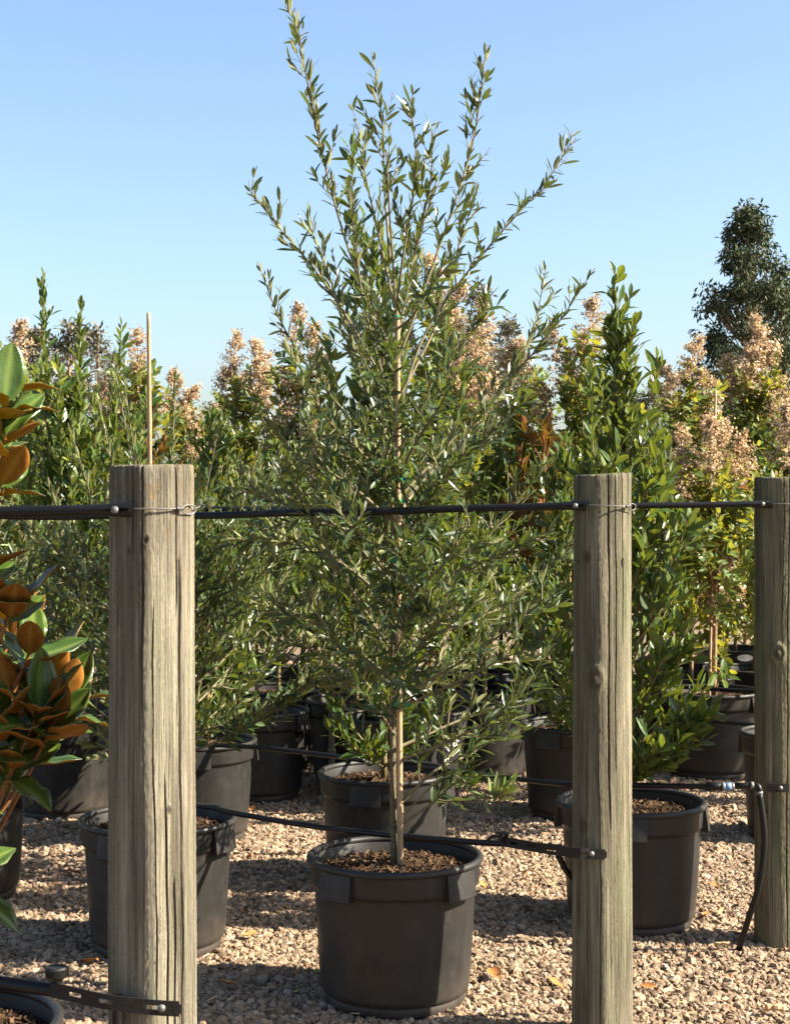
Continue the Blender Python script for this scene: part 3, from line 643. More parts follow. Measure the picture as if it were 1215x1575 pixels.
# ------------------------------------------------------------------ the main olive
MX, MD = 0.0, 4.56
def main_olive():
    base = W(606, 1330, MD - 0.0); base = Vector((base.x, MD, 0.372))
    pl = Plant(base, 21)
    tp = [(606, 1338), (604, 1200), (604, 1050), (605, 900), (604, 760), (607, 640), (609, 520), (606, 430), (600, 340), (594, 230)]
    T = [W(x, y, MD + 0.01 * math.sin(i)) for i, (x, y) in enumerate(tp)]; T[0].z = 0.366
    tr = pl.trunk(T, 0.0105, 0.0022, 40)
    pr = [  # photo pixels of the visible limbs, and how far each leans toward (-) or away from (+) the camera
        ([(606, 560), (535, 380), (492, 220), (470, 110), (445, 4)], -0.05), ([(600, 400), (592, 300), (588, 190), (572, 78)], 0.10),
        ([(606, 500), (622, 380), (640, 260), (631, 152)], -0.18), ([(610, 560), (672, 390), (722, 240), (738, 150), (748, 68)], 0.06),
        ([(610, 640), (660, 500), (760, 370), (830, 290), (886, 212)], 0.16), ([(604, 610), (510, 450), (430, 350), (380, 288)], -0.12),
        ([(607, 540), (640, 380), (662, 280), (664, 200)], -0.25), ([(610, 700), (680, 570), (735, 500), (748, 452)], -0.30),
        ([(610, 770), (720, 650), (840, 520), (915, 412)], 0.12), ([(612, 780), (740, 640), (815, 520), (840, 408)], 0.42),
        ([(604, 720), (510, 610), (440, 510), (396, 402)], 0.20), ([(610, 820), (700, 720), (770, 650), (806, 585)], -0.28),
        ([(604, 660), (540, 520), (505, 420), (470, 330)], 0.28), ([(606, 640), (560, 470), (545, 360), (535, 290)], -0.30),
        ([(610, 620), (680, 480), (705, 380), (735, 290)], 0.30), ([(608, 480), (580, 350), (560, 260), (548, 185)], 0.0),
        ([(610, 880), (730, 840), (800, 765), (838, 716)], 0.10), ([(610, 960), (700, 880), (780, 850), (852, 812)], -0.15),
        ([(612, 990), (740, 950), (810, 900), (852, 858)], 0.28), ([(612, 1075), (720, 1010), (800, 950), (862, 912)], -0.05),
        ([(612, 1090), (700, 1050), (780, 1010), (852, 978)], -0.30), ([(612, 1150), (690, 1115), (790, 1070), (850, 990)], 0.15),
        ([(612, 1170), (690, 1140), (770, 1095), (800, 1040)], -0.22), ([(612, 1240), (670, 1185), (740, 1150), (795, 1090)], 0.05),
        ([(612, 1272), (665, 1235), (700, 1205), (745, 1188)], -0.12),
        ([(603, 800), (530, 740), (445, 690), (398, 610)], 0.05), ([(603, 850), (500, 800), (420, 770), (335, 742)], -0.1),
        ([(603, 930), (530, 870), (450, 830), (372, 830)], 0.22), ([(603, 1000), (555, 930), (480, 800), (436, 700)], -0.25),
        ([(603, 1060), (530, 990), (450, 940), (395, 905)], 0.10), ([(604, 1100), (555, 1040), (500, 960), (462, 915)], -0.28),
        ([(604, 1110), (550, 1060), (480, 1000), (425, 985)], 0.15), ([(603, 880), (540, 820), (500, 720), (470, 650)], -0.36),
        ([(604, 760), (560, 700), (500, 640), (460, 560)], -0.34), ([(608, 740), (640, 680), (690, 600), (700, 530)], -0.40),
        ([(608, 860), (640, 800), (680, 740), (720, 690)], -0.42), ([(608, 960), (640, 910), (690, 860), (730, 800)], -0.45),
        ([(605, 940), (590, 880), (560, 830), (530, 800)], -0.46), ([(606, 1040), (640, 1000), (670, 960), (700, 905)], -0.42),
        ([(605, 820), (600, 760), (570, 700), (560, 640)], -0.42), ([(607, 640), (590, 560), (580, 480), (565, 420)], -0.30),
        ([(607, 600), (625, 520), (650, 450), (655, 395)], 0.34), ([(607, 700), (580, 640), (550, 560), (520, 500)], 0.40),
        ([(607, 800), (650, 740), (700, 690), (750, 660)], 0.44), ([(607, 900), (560, 850), (520, 790), (480, 760)], 0.45),
        ([(607, 1000), (660, 960), (720, 930), (760, 880)], 0.46), ([(607, 1090), (650, 1060), (700, 1020), (740, 1000)], 0.38),
        ([(607, 1050), (560, 1010), (520, 990), (490, 960)], 0.42), ([(607, 540), (630, 440), (655, 330), (690, 250)], 0.22),
    ]
    for i, (pp, dy) in enumerate(pr):
        n = len(pp); pts = []
        for k, (x, y) in enumerate(pp):
            f = k / (n - 1); pts.append(W(x, y, MD + dy * f ** 0.8 + (0.03 * pl.r.normal() if 0 < k < n - 1 else 0)))
        P = catmull(pts, 16)
        high = pp[-1][1] < 480
        cfg = dict(OL); 
        if high: cfg['slen'] = 0.19; cfg['ssp'] = 0.047; cfg['sp'] = 0.022; cfg['keep'] = 0.88; cfg['ang'] = 38; cfg['angsd'] = 17; cfg['rise'] = 0.20; cfg['len'] = 0.050; cfg['wid'] = 0.0128; cfg['amax'] = 50
        pl.grow(P, cfg, 0.0056 if not high else 0.0048, 0.16 if not high else 0.22, 0.0)
    for k in range(11):
        y = 450 + k * 62; sx = pl.r.choice([-1, 1]); px = 606 + sx * pl.r.uniform(5, 95)
        pl.grow(catmull([W(606, y + 60, MD), W(606 + (px - 606) * .4, y + 30, MD - .16), W(px, y - pl.r.uniform(0, 70), MD - pl.r.uniform(.26, .44))], 10), OL, .0042, .2)
    # fresh pale tuft low on the right
    P = catmull([W(612, 1262, MD), W(690, 1190, MD - .1), W(735, 1228, MD - .14), W(752, 1238, MD - .15), W(764, 1232, MD - .155)], 12); pl.twig(P, 0.003, 0.0012)
    pl.leaves(P, OL, 0.4)
    for k in range(6):
        q = catmull([P[-1 - k % 2], P[-1] + pl.r.normal(0, 0.010, 3) + np.array([0.016 * (k % 3), 0, 0.034])], 4)
        pl.leaves(q, dict(OL, sp=0.012, len=0.062, wid=0.013, ang=32), 0.0, 0.5)
    return pl.finish('olive_tree', 'tall staked olive tree with narrow grey-green leaves in the front middle pot', 'tree', 'olive trees', M_OLIVE, M_TWIG_O, M_BARK_O, nparts=300)
pot(MX, MD, 'large black pot in the front middle holding the staked olive', math.radians(3))
main_olive()

def stake(px0, py0, D0, px1, py1, D1, r, label, ties=(), zbot=None, group='bamboo stakes'):
    a, b = W(px0, py0, D0), W(px1, py1, D1)
    if zbot is not None: a.z = zbot
    e = empty('plant_stake', a, label, 'stake', group)
    mb = MB(); n = 40; P = [a + (b - a) * (i / (n - 1)) for i in range(n)]
    R = [r * (1.0 - 0.18 * i / n) * (1.16 if i % 9 == 4 else 1.0) for i in range(n)]
    mb.tube(P, R, 10); link('cane', mb.mesh('cane', M_STAKE, True, a), e)
    for (ty, w, h) in ties:
        f = (ty - py0) / (py1 - py0); p = a + (b - a) * f
        mb = MB(); pts = []
        for k in range(17):
            t = k / 16 * 2 * math.pi; pts.append((p.x - 0.006 + w * math.cos(t), p.y + 0.014 * math.sin(t), p.z + 0.002 * math.sin(2 * t)))
        V = []; q = []
        for k, (x, y, z) in enumerate(pts): V += [(x, y, z - h), (x, y, z + h), (x * 1 + 0.0, y, z + h)]
        V = [v for i, v in enumerate(V) if i % 3 != 2]
        for k in range(16): q.append((2*k, 2*k+2, 2*k+3, 2*k+1))
        V += [(p.x + w - .006, p.y - .012, p.z - h), (p.x + w + .016, p.y - .02, p.z - h * .2), (p.x + w + .014, p.y - .02, p.z + h), (p.x + w - .006, p.y - .012, p.z + h)]
        q.append((34, 35, 36, 37))
        mb.add(V, quads=q); link('tie_tape', mb.mesh('tie_tape', M_TIE, True, a), e)
    return e
stake(615.5, 1340, MD - 0.012, 611, 470, MD - 0.01, 0.0092, 'tan stake with green ties beside the main olive trunk',
      [(1083, 0.020, 0.007), (1027, 0.018, 0.004), (862, 0.019, 0.005), (770, 0.018, 0.005), (737, 0.018, 0.005), (486, 0.014, 0.003)], zbot=0.36)

# ------------------------------------------------------------------ second olive, laurels and other potted plants
def olive_bush(pxc, D, seed, label, htop, spread, n=42, nparts=0, cfgx=None, lean=0.0, z0=0.5, leaders=()):
    x = (pxc - CX) / FOC * D; base = Vector((x, D, 0.372)); pl = Plant(base, seed)
    tr = pl.trunk([Vector((x, D, 0.366)), Vector((x + lean * .2, D + .02, 0.8)), Vector((x + lean * .5, D, 1.3)), Vector((x + lean, D, htop * 0.8))], 0.011, 0.003)
    cfg = dict(OL); cfg.update(cfgx or {})
    radial(pl, tr, cfg, n, z0, htop * 0.78, lambda u: spread * (0.85 + 0.5 * math.sin(3.1 * min(1, u + 0.18)) - 0.45 * u), lambda u: 12 + 48 * u, 0.0052, curve=0.7)
    for (px, py, dd) in leaders:
        P = catmull([Vector((x, D, 1.0)), W(pxc + (px - pxc) * .6, py + 170, D + dd * .7), W(px, py, D + dd)], 14); pl.twig(P, .004, .0012); pl.leaves(P, dict(cfg, sp=.024), .3)
    return pl.finish('olive_tree', label, 'tree', 'olive trees', M_OLIVE, M_TWIG_O, M_BARK_O, nparts=nparts)
def laurel(pxc, D, seed, label, htop, spread, n=38, nparts=0, cfgx=None, leaders=(), z0=0.5, tint=0.0, name='bay_laurel'):
    x = (pxc - CX) / FOC * D; base = Vector((x, D, 0.372)); pl = Plant(base, seed)
    tr = pl.trunk([Vector((x, D, 0.366)), Vector((x + .01, D, 1.0)), Vector((x, D + .01, htop * 0.75)), Vector((x - .01, D, htop - 0.06))], 0.012, 0.003)
    cfg = dict(LA); cfg.update(cfgx or {})
    radial(pl, tr, cfg, n, z0, htop - 0.25, lambda u: spread * (1.02 - 0.62 * u), lambda u: 28 + 42 * u, 0.0055, tint, curve=0.75)
    pl.leaves(tr[len(tr) // 2:], cfg, 0.1, tint)
    for (px, py, dd) in leaders:
        zs_ = 0.75 if py < 1000 else 0.42
        P = catmull([Vector((x, D, zs_)), W((px + pxc) / 2 + (px - pxc) * .25, (py + 950) / 2 if py < 1000 else py + 25, D + dd * .7), W(px, py, D + dd)], 12)
        pl.grow(P, dict(cfg, slen=0.15), 0.005, 0.2, tint)
    return pl.finish(name, label, 'shrub', 'broad-leaved laurel shrubs', M_LAUREL, M_TWIG_L, None, ST_LAUREL, 0.35, nparts)

# front row, right of the main olive
pot(0.785, 5.36, 'black pot with flared lugs behind the knotted post, holding the upright laurel', math.radians(35))
laurel(952, 5.36, 33, 'upright narrow bay laurel rising behind the knotted post', 2.15, 0.40, 44, 300, leaders=[(945, 418, 0.0), (905, 560, -.1), (1010, 545, .05), (1075, 1110, -0.2), (1020, 690, 0.1), (1060, 790, -.05), (1092, 1100, -.22), (1040, 1140, -.25), (1000, 1150, -.28), (985, 1175, -.15), (1060, 1010, -.1), (880, 1120, -.15)], z0=.44)
# second row
pot(-0.745, 5.08, 'black pot half hidden by the nearest post, holding the left olive', math.radians(20))
olive_bush(250, 5.08, 44, 'bushy olive tree behind the nearest post, without visible stake ties', 1.62, 0.62, 50, 300, z0=0.55, leaders=[(172, 540, .0), (190, 575, -.15), (272, 560, .1), (150, 610, .1), (340, 640, -.1), (400, 690, 0), (105, 650, -.1)])
stake(236, 1260, 5.06, 229, 481, 5.02, 0.0078, 'bare bamboo stake standing up behind the nearest post', zbot=0.36)
pot(-0.035, 5.92, 'black pot directly behind the front middle pot', math.radians(28))
laurel(590, 5.92, 35, 'tall bay laurel growing behind the main olive', 2.45, 0.42, 40, 120, leaders=[(540, 205, 0.0), (560, 330, .1), (505, 520, 0), (715, 560, -.05), (690, 470, .1), (700, 780, -.2), (500, 900, -.2), (520, 1120, -.2), (560, 1140, -.28), (640, 1130, -.26), (690, 1090, -.1), (480, 1050, -.1)], tint=0.02)
pot(0.80, 7.15, 'black pot just left of the knotted post in the second row', math.radians(10))
laurel(872, 7.15, 36, 'low leafy laurel left of the knotted post, second row', 1.75, 0.42, 32, 60, z0=0.44, leaders=[(835, 1060, -.25), (850, 1090, -.3), (880, 1080, -.3)])

# magnolia at the left edge, near the camera: every leaf is an object
def magnolia_leaf_meshes():
    out = []
    for v in range(4):
        r = np.random.default_rng(60 + v); nT, nS = 11, 7
        t = np.linspace(0, 1, nT); s = np.linspace(-1, 1, nS)
        w = 0.5 * np.sin(np.pi * np.clip(t, 0, 1) ** 0.92) ** 0.72; w[0] = 0.035; w[-1] = 0.0
        T, S = np.meshgrid(t, s, indexing='ij'); ph = r.uniform(0, 6.28)
        curl = (-0.16, 0.05, -0.30, 0.16)[v]
        Zt = curl * T ** 2 + 0.075 * (S ** 2) * np.sin(np.pi * T) + (0.028 if v != 2 else 0.05) * np.sin(T * 13 + ph + S * .6) * np.abs(S) ** 2 * np.sin(np.pi * T)
        Yt = S * w[:, None]; top = np.stack([T, Yt, Zt], -1).reshape(-1, 3); bot = top - np.array([0, 0, 0.012])
        e = np.abs(S).ravel() > 0.99; bot[e, 2] += 0.006
        idx = np.arange(nT * nS).reshape(nT, nS)
        q = np.stack([idx[:-1, :-1], idx[1:, :-1], idx[1:, 1:], idx[:-1, 1:]], -1).reshape(-1, 4); K = nT * nS
        qb = q[:, ::-1] + K
        edge = []
        for i in range(nT - 1):
            edge.append((idx[i, 0], idx[i, 0] + K, idx[i+1, 0] + K, idx[i+1, 0])); edge.append((idx[i, -1], idx[i+1, -1], idx[i+1, -1] + K, idx[i, -1] + K))
        edge = np.array(edge); mi = np.concatenate([np.zeros(len(q)), np.ones(len(qb)), np.zeros(len(edge))])
        rib = np.clip(1 - np.abs(S) * 6, 0, 1) * 0.6 + 0.22 * (np.abs(S) > 0.97); rib = np.concatenate([rib.ravel(), rib.ravel()])
        out.append(np_mesh('magnolia_leaf', np.vstack([top, bot]), [np.vstack([q, qb, edge])], M_MAG, True, {'rib': rib}, mi))
    return out
MAGL = magnolia_leaf_meshes()
def magnolia(pxc, D, tufts, label, seed, htop, leaf=0.118):
    x = (pxc - CX) / FOC * D; base = Vector((x, D, 0.372)); r = np.random.default_rng(seed)
    e = empty('magnolia_tree', base, label, 'tree', 'magnolia trees')
    tr = MB(); TP = catmull([Vector((x, D, 0.366)), Vector((x + .02, D, 0.9)), Vector((x, D + .02, htop))], 20); tr.tube(TP, np.linspace(0.014, 0.005, 20), 9)
    link('trunk', tr.mesh('trunk', M_TWIG_M, True, base), e)
    br = MB()
    for (px, py, dd, tilt, n) in tufts:
        tip = np.array(W(px, py, D + dd)); z = max(0.5, tip[2] - 0.28 - 0.3 * abs(tip[0] - x))
        st = np.array([x, D, z]); mid = st * 0.45 + tip * 0.55 + np.array([0, 0, -0.05])
        P = catmull([st, mid, tip], 10); br.tube(P, np.linspace(0.006, 0.0032, 10), 6, cap=False)
        ax = norm(norm(P[-1] - P[-3]) + np.array([0, 0, tilt])); az = r.uniform(0, 6.28)
        for k in range(n):
            az += 2.4; f = k / n
            u = norm(np.cross(ax, np.array([0.3, 0.8, 0.1]))); v = np.cross(ax, u)
            rad = math.cos(az) * u + math.sin(az) * v; a = math.radians(28 + 58 * f + r.normal(0, 8))
            d = norm(ax * math.cos(a) + rad * math.sin(a)); nr = ax - d * np.dot(ax, d) + r.normal(0, 0.12, 3); nr = norm(nr - d * np.dot(nr, d)); sd_ = np.cross(nr, d)
            l = leaf * r.uniform(0.75, 1.12); w = l * r.uniform(0.48, 0.60)
            p = tip - ax * 0.05 * f - np.array(base)
            o = link('leaf', MAGL[r.integers(0, 4)], e)
            o.matrix_basis = Matrix(((d[0]*l, sd_[0]*w, nr[0]*l, p[0]), (d[1]*l, sd_[1]*w, nr[1]*l, p[1]), (d[2]*l, sd_[2]*w, nr[2]*l, p[2]), (0, 0, 0, 1)))
    link('branches', br.mesh('branches', M_TWIG_M, True, base), e)
    return e
pot(-0.895, 3.12, 'nearest black pot cut off at the bottom left corner', math.radians(30))
magnolia(-110, 3.12, [(-8, 590, .02, .9, 9), (-20, 680, .12, .3, 7), (2, 745, -.05, -.1, 6), (10, 668, -.1, .2, 5), (18, 975, .1, .5, 8), (48, 1000, -.04, .3, 6), (62, 1090, -.10, .35, 9), (20, 1075, .08, .6, 8),
                     (45, 1140, .03, .1, 7), (20, 1175, -.08, -.2, 6), (-5, 1130, -.1, .2, 6), (-20, 1225, .0, -.3, 4), (-45, 1345, -.06, -.2, 4), (-90, 560, 0, .9, 7), (-160, 650, .1, .4, 7), (-230, 800, -.1, .4, 7), (-60, 900, .15, .5, 6), (-250, 1000, .1, .4, 7), (-200, 1130, -.1, .3, 7), (-30, 890, -.12, .4, 6), (98, 1078, .02, .9, 8), (72, 1040, .08, .9, 7), (80, 1118, -.06, .5, 6), (20, 930, -.1, .9, 6), (8, 620, -.08, 1.2, 6)],
         'magnolia with large glossy leaves and rust-brown undersides at the left edge', 71, 1.55)

M_MAGFAR = leaf_mat('magnolia_small_leaf', [(0.0, (0.022, 0.06, 0.012)), (0.7, (0.06, 0.12, 0.022)), (1.0, (0.16, 0.15, 0.02))], (0.24, 0.085, 0.016), (0.40, 0.18, 0.02), 0.22, 0.28, 0.55)
MG = dict(sp=0.016, per=1, phy=2.4, ang=50, len=0.115, wid=0.048, ssp=0.13, slen=0.22, keep=0.95, rise=0.2, up=0.15)
def far_magnolia(pxc, D, seed, label, htop, spread, n=12):
    x = (pxc - CX) / FOC * D; base = Vector((x, D, 0.372)); pl = Plant(base, seed)
    tr = pl.trunk([Vector((x, D, 0.366)), Vector((x, D, 1.0)), Vector((x, D, htop - .2))], 0.014, 0.005, 12, 7)
    radial(pl, tr, MG, n, 0.6, htop - 0.25, lambda u: spread * (1 - 0.5 * u), lambda u: 15 + 55 * u, 0.006, curve=0.6)
    return pl.finish('magnolia_tree', label, 'tree', 'magnolia trees', M_MAGFAR, M_TWIG_M, None, ST_LAUREL, 0.3)

# more rows of potted plants
pot(-1.545, 5.72, 'black pot at the left edge behind the near magnolia leaves', math.radians(40))
olive_bush(-40, 5.72, 81, 'olive tree at the left edge behind the magnolia', 1.5, 0.60, 40)
pot(-1.48, 7.2, 'black pot in shade just left of the nearest post', math.radians(15))
laurel(112, 7.2, 82, 'bay laurel with three pointed leaders left of the bare stake', 2.0, 0.52, 50, 150, leaders=[(66, 420, .05), (124, 464, -.05), (187, 498, .1), (90, 560, -.15), (215, 640, 0), (30, 600, .1), (150, 600, -.2), (230, 600, -.1), (110, 640, -.25)], tint=0.16)
pot(-0.82, 6.68, 'black pot right of the nearest post, behind the left olive pot', math.radians(52))
laurel(318, 6.68, 83, 'leafy laurel filling the gap right of the nearest post', 1.42, 0.58, 40, 100, z0=0.42, leaders=[(340, 1080, -.3), (400, 1090, -.1), (300, 1090, -.25)])
pot(-0.625, 8.43, 'black pot in the third row between left olive and main olive', math.radians(38))
laurel(428, 8.43, 84, 'dense laurel in the third row left of the main olive', 1.75, 0.55, 32, 60)
PRINTED = pot(0.105, 7.62, 'black pot with white printed swoosh right of the main stake, third row', math.radians(5))
laurel(660, 7.62, 85, 'light green laurel showing through the right side of the main olive', 1.55, 0.42, 26, 60, z0=0.5, tint=0.1)
pot(0.80, 8.85, 'black pot in deep shade left of the knotted post, third row', math.radians(25))
far_magnolia(835, 8.85, 86, 'magnolia with orange undersides left of the knotted post', 1.95, 0.55, 14)
pot(1.645, 6.69, 'narrow black pot partly behind the right edge post', math.radians(20), 0.86, 1.25)
pot(1.60, 8.18, 'broad black pot with a staked trunk between the two right posts', math.radians(8), 1.05)
far_magnolia(225, 9.0, 87, 'magnolia with rust-coloured leaves behind the bare stake', 1.95, 0.5, 14)
pot((225 - CX) / FOC * 9.0, 9.0, 'black pot of the magnolia behind the bare stake', detail=False)
far_magnolia(1205, 9.6, 88, 'small magnolia low behind the right edge post', 1.45, 0.42, 10)
pot((1205 - CX) / FOC * 9.6, 9.6, 'small black pot of the low magnolia by the right edge post', 0, 0.8, 1.15, detail=False)

for px, D, ht, sp, sd_, lb in ((525, 8.9, 1.95, .55, 511, 'laurel hidden mostly behind the left half of the main olive'), (745, 9.3, 1.8, .5, 512, 'laurel just right of the main olive in the fourth row'), (985, 8.6, 1.75, .5, 513, 'laurel behind the upright one, right of the knotted post'),
                               (60, 9.2, 1.9, .6, 514, 'laurel at the far left behind the rail pipe'), (165, 8.4, 1.8, .55, 515, 'laurel behind the nearest post, left side'), (610, 7.4, 1.7, .45, 516, 'laurel straight behind the main trunk'), (1130, 10.6, 1.9, .6, 517, 'laurel behind the bare trunk at the right'), (1040, 9.9, 2.0, .6, 518, 'laurel between the upright laurel and the bare trunk, fourth row'), (905, 10.2, 2.0, .6, 519, 'laurel hidden behind the knotted post, fourth row'), (745, 8.1, 1.35, .45, 522, 'low laurel right of the light green one in the third row'), (548, 8.0, 1.5, .45, 523, 'laurel left of the main trunk in the third row'), (330, 9.4, 1.9, .6, 520, 'laurel behind the gap between the left olive and the main olive')):
    laurel(px, D, sd_, lb, ht, sp, 30, 0, z0=.5, cfgx=dict(ssp=.05, sp=.02), tint=.05); pot((px - CX) / FOC * D, D, 'black pot of the ' + lb, .2 * sd_, detail=False)
olive_bush(395, 7.6, 521, 'olive between the nearest post and the main olive, third row', 1.75, .5, 34); pot((395 - CX) / FOC * 7.6, 7.6, 'black pot of the third-row olive left of the main tree', .4, detail=False)

# ------------------------------------------------------------------ crepe myrtles with dried flower heads
def panicle_mesh(seed):
    """dried flower head: a branching stem carrying many small clusters"""
    r = np.random.default_rng(seed); mb = MB(); tint = []; H = 0.30
    def stem(P, r0, r1):
        n0 = mb.n; mb.tube(P, np.linspace(r0, r1, len(P)), 3, cap=False); tint.extend([0.0] * (mb.n - n0))
    ax = catmull([(0, 0, -0.06), (r.normal(0, .012), r.normal(0, .012), H * .5), (r.normal(0, .025), r.normal(0, .025), H)], 8); stem(ax, .003, .0012)
    for c in range(58):
        f = r.random() ** 0.85; ra = 0.135 * (1 - f) ** 0.75 * r.uniform(.55, 1.15) + .012; a = r.uniform(0, 6.28); k = f * 6.99; p0 = ax[int(k)]
        tip = p0 + np.array([ra * math.cos(a), ra * math.sin(a), .05 * r.random() + .03 * (1 - f)]); stem([p0, (p0 + tip) / 2 + [0, 0, -.008], tip], .0014, .0008)
        tb = r.beta(2, 2.4) * .8; white = r.random() > .90
        for m in range(24):
            u_ = r.random() ** .6; p = p0 + (tip - p0) * u_ + r.normal(0, .011, 3); s_ = r.uniform(.0035, .0090) * (1.5 if white and m < 6 else 1)
            u = norm(r.normal(0, 1, 3)); w = norm(np.cross(u, r.normal(0, 1, 3))); v = np.cross(u, w)
            mb.add([p - u * s_, p + w * s_, p + u * s_ + v * s_ * .7, p - w * s_ + v * s_ * .5], tris=[(0, 1, 2), (0, 2, 3)])
            tint.extend([float(np.clip(.95 if white and m < 6 else tb + r.normal(0, .13), 0, 1))] * 4)
    return mb.mesh('flower_head', M_FLOWER, False, attrs={'tint': tint})
PAN = [panicle_mesh(s) for s in range(5)]
def crepe(pxc, D, seed, ytop, label, spread=0.42, n=15, heads=(), trunkh=0.9, stakeit=False):
    x = (pxc - CX) / FOC * D; htop = CAMH + (HY - ytop) / FOC * D; base = Vector((x, D, 0.372)); pl = Plant(base, seed); r = pl.r
    tr = pl.trunk([Vector((x, D, 0.366)), Vector((x + .01, D, 1.0)), Vector((x, D, htop - 0.5))], 0.014, 0.006, 14, 7)
    radial(pl, tr, CR, n, trunkh, htop - 0.55, lambda u: spread * (1.25 - 0.45 * u), lambda u: 25 + 40 * u, 0.006, curve=0.5, tint=r.uniform(.02, .24))
    tips = []
    hs = list(heads) + [(pxc + r.normal(0, 42), ytop + r.uniform(30, 120), r.normal(0, .2)) for _ in range(max(0, 3 - len(heads)))]
    for (px, py, dd) in hs:
        tip = np.array(W(px, py + 0.24 * FOC / D, D + dd)); st = np.array([x, D, min(htop - 0.9, tip[2] - 0.5)])
        P = catmull([st, st * .5 + tip * .5 + np.array([0, 0, -.04]), tip], 8); pl.twig(P, 0.006, 0.003, 5)
        for k in range(3):
            q = P[2 + k * 2]; pl.leaves(np.array([q, q + r.normal(0, .06, 3) + np.array([0, 0, .03])]), CR, 0)
        pl.leaves(P, dict(CR, sp=0.03), 0.3, 0.15); tips.append(tip)
    e = pl.finish('crepe_myrtle', label, 'tree', 'crepe myrtle trees', M_CREPE, M_TWIG_C, None, ST_CREPE, 0.2)
    for i, tip in enumerate(tips):
        o = link('flower_head', PAN[r.integers(0, 5)], e); o.location = Vector(tip - np.array([0, 0, 0.03])) - base
        s = r.uniform(0.85, 1.15); o.scale = (s * r.uniform(.8, 1.1), s * .95, s * .95); o.rotation_euler = (r.normal(0, .18), r.normal(0, .18), r.uniform(0, 6.28))
    return e
CMS = [(28, 9.6, 478, [(30, 490, 0), (5, 560, .1), (60, 600, -.1)], 'crepe myrtle at the far left behind the magnolia top'),
       (205, 10.2, 490, [(212, 498, 0), (232, 560, .1), (190, 600, -.1), (150, 590, 0)], 'crepe myrtle with dried flowers just left of the bare stake'),
       (300, 10.8, 555, [(285, 600, 0), (325, 620, .1), (262, 570, 0), (300, 650, -.2)], 'low crepe myrtle right of the bare stake'),
       (375, 10.0, 500, [(356, 507, 0), (395, 535, 0), (340, 560, .1), (410, 560, -.1)], 'crepe myrtle left of the main olive with a leaning flower head'),
       (465, 9.2, 462, [(450, 468, 0), (490, 505, 0), (440, 580, -.1), (475, 640, -.2), (430, 650, .1)], 'crepe myrtle with peach flowers left of the main olive crown'),
       (672, 9.0, 400, [(655, 398, 0), (690, 435, 0), (640, 500, .1), (700, 545, -.1), (725, 575, 0), (742, 455, 0), (752, 530, -.1), (712, 470, .1)], 'tallest crepe myrtle, behind the right side of the main olive'),
       (800, 9.5, 512, [(815, 520, 0), (780, 540, 0), (830, 600, -.1), (760, 640, 0)], 'crepe myrtle right of the main olive with broad flower heads'),
       (900, 9.3, 446, [(915, 455, 0), (880, 525, 0), (862, 500, .1), (950, 590, 0)], 'crepe myrtle just behind the tip of the upright laurel'),
       (1062, 9.0, 508, [(1060, 512, -.1), (1035, 560, 0), (1090, 570, 0), (1040, 650, -.2)], 'crepe myrtle right of the upright laurel with large peach head'),
       (1160, 9.4, 488, [(1165, 490, 0), (1140, 525, -.1), (1180, 535, 0), (1192, 600, -.1), (1120, 545, 0)], 'crepe myrtle below the dark far tree at the right'),
       (1235, 8.6, 560, [(1235, 570, 0), (1210, 620, -.1)], 'crepe myrtle cut off by the right edge')]
for i, (px, D, yt, hd, lb) in enumerate(CMS):
    crepe(px, D, 200 + i, yt, lb, heads=hd, n=36, trunkh=0.5)
    pot((px - CX) / FOC * D, D, 'black pot under the ' + lb, 0.3 * i, detail=False)
crepe(1097, 8.18, 231, 640, 'staked crepe myrtle with a bare trunk between the two right posts', 0.46, 26, [(1118, 862, -.1), (1050, 690, 0), (1140, 665, .1), (1085, 640, 0), (1110, 660, .1)], trunkh=0.72)
stake(1090, 1075, 8.16, 1100, 600, 8.2, 0.0078, 'thin brown stake beside the bare trunk between the right posts', zbot=0.36)
crepe(1225, 6.69, 232, 640, 'crepe myrtle in the narrow pot behind the right edge post', 0.36, 14, [(1240, 650, 0), (1250, 700, .1), (1260, 690, 0), (1255, 720, .1), (1235, 660, .2)], trunkh=0.7)

# ------------------------------------------------------------------ shrubs of the farther rows, and far trees
BS = dict(sp=0.028, per=2, ang=50, len=0.095, wid=0.036, ssp=0.105, slen=0.36, keep=0.9, rise=0.2, up=0.15)
order = ['first', 'second', 'third', 'fourth', 'fifth', 'sixth', 'seventh', 'eighth', 'ninth', 'tenth', 'eleventh', 'twelfth', 'thirteenth', 'fourteenth']
for i in range(13):
    px = -40 + i * 108 + RNG.normal(0, 16); D = 12.6 + RNG.uniform(-.7, 1.2); x = (px - CX) / FOC * D; ht = 2.15 + RNG.uniform(-.15, .2)
    pl = Plant(Vector((x, D, 0)), 300 + i)
    tr = pl.trunk([Vector((x, D, -.02)), Vector((x, D, 1.0)), Vector((x, D, ht - .2))], 0.02, 0.006, 8, 6)
    radial(pl, tr, BS, 22, 0.25, ht - .2, lambda u: 0.75 * (1 - .55 * u), lambda u: 25 + 45 * u, 0.007, tint=RNG.uniform(-.05, .2), curve=.5)
    pl.finish('background_shrub', order[i] + ' light green shrub from the left in the farthest row', 'shrub', 'light green shrubs of the farthest row', M_BACKSHRUB, M_TWIG_L, None, ST_CREPE, .2)

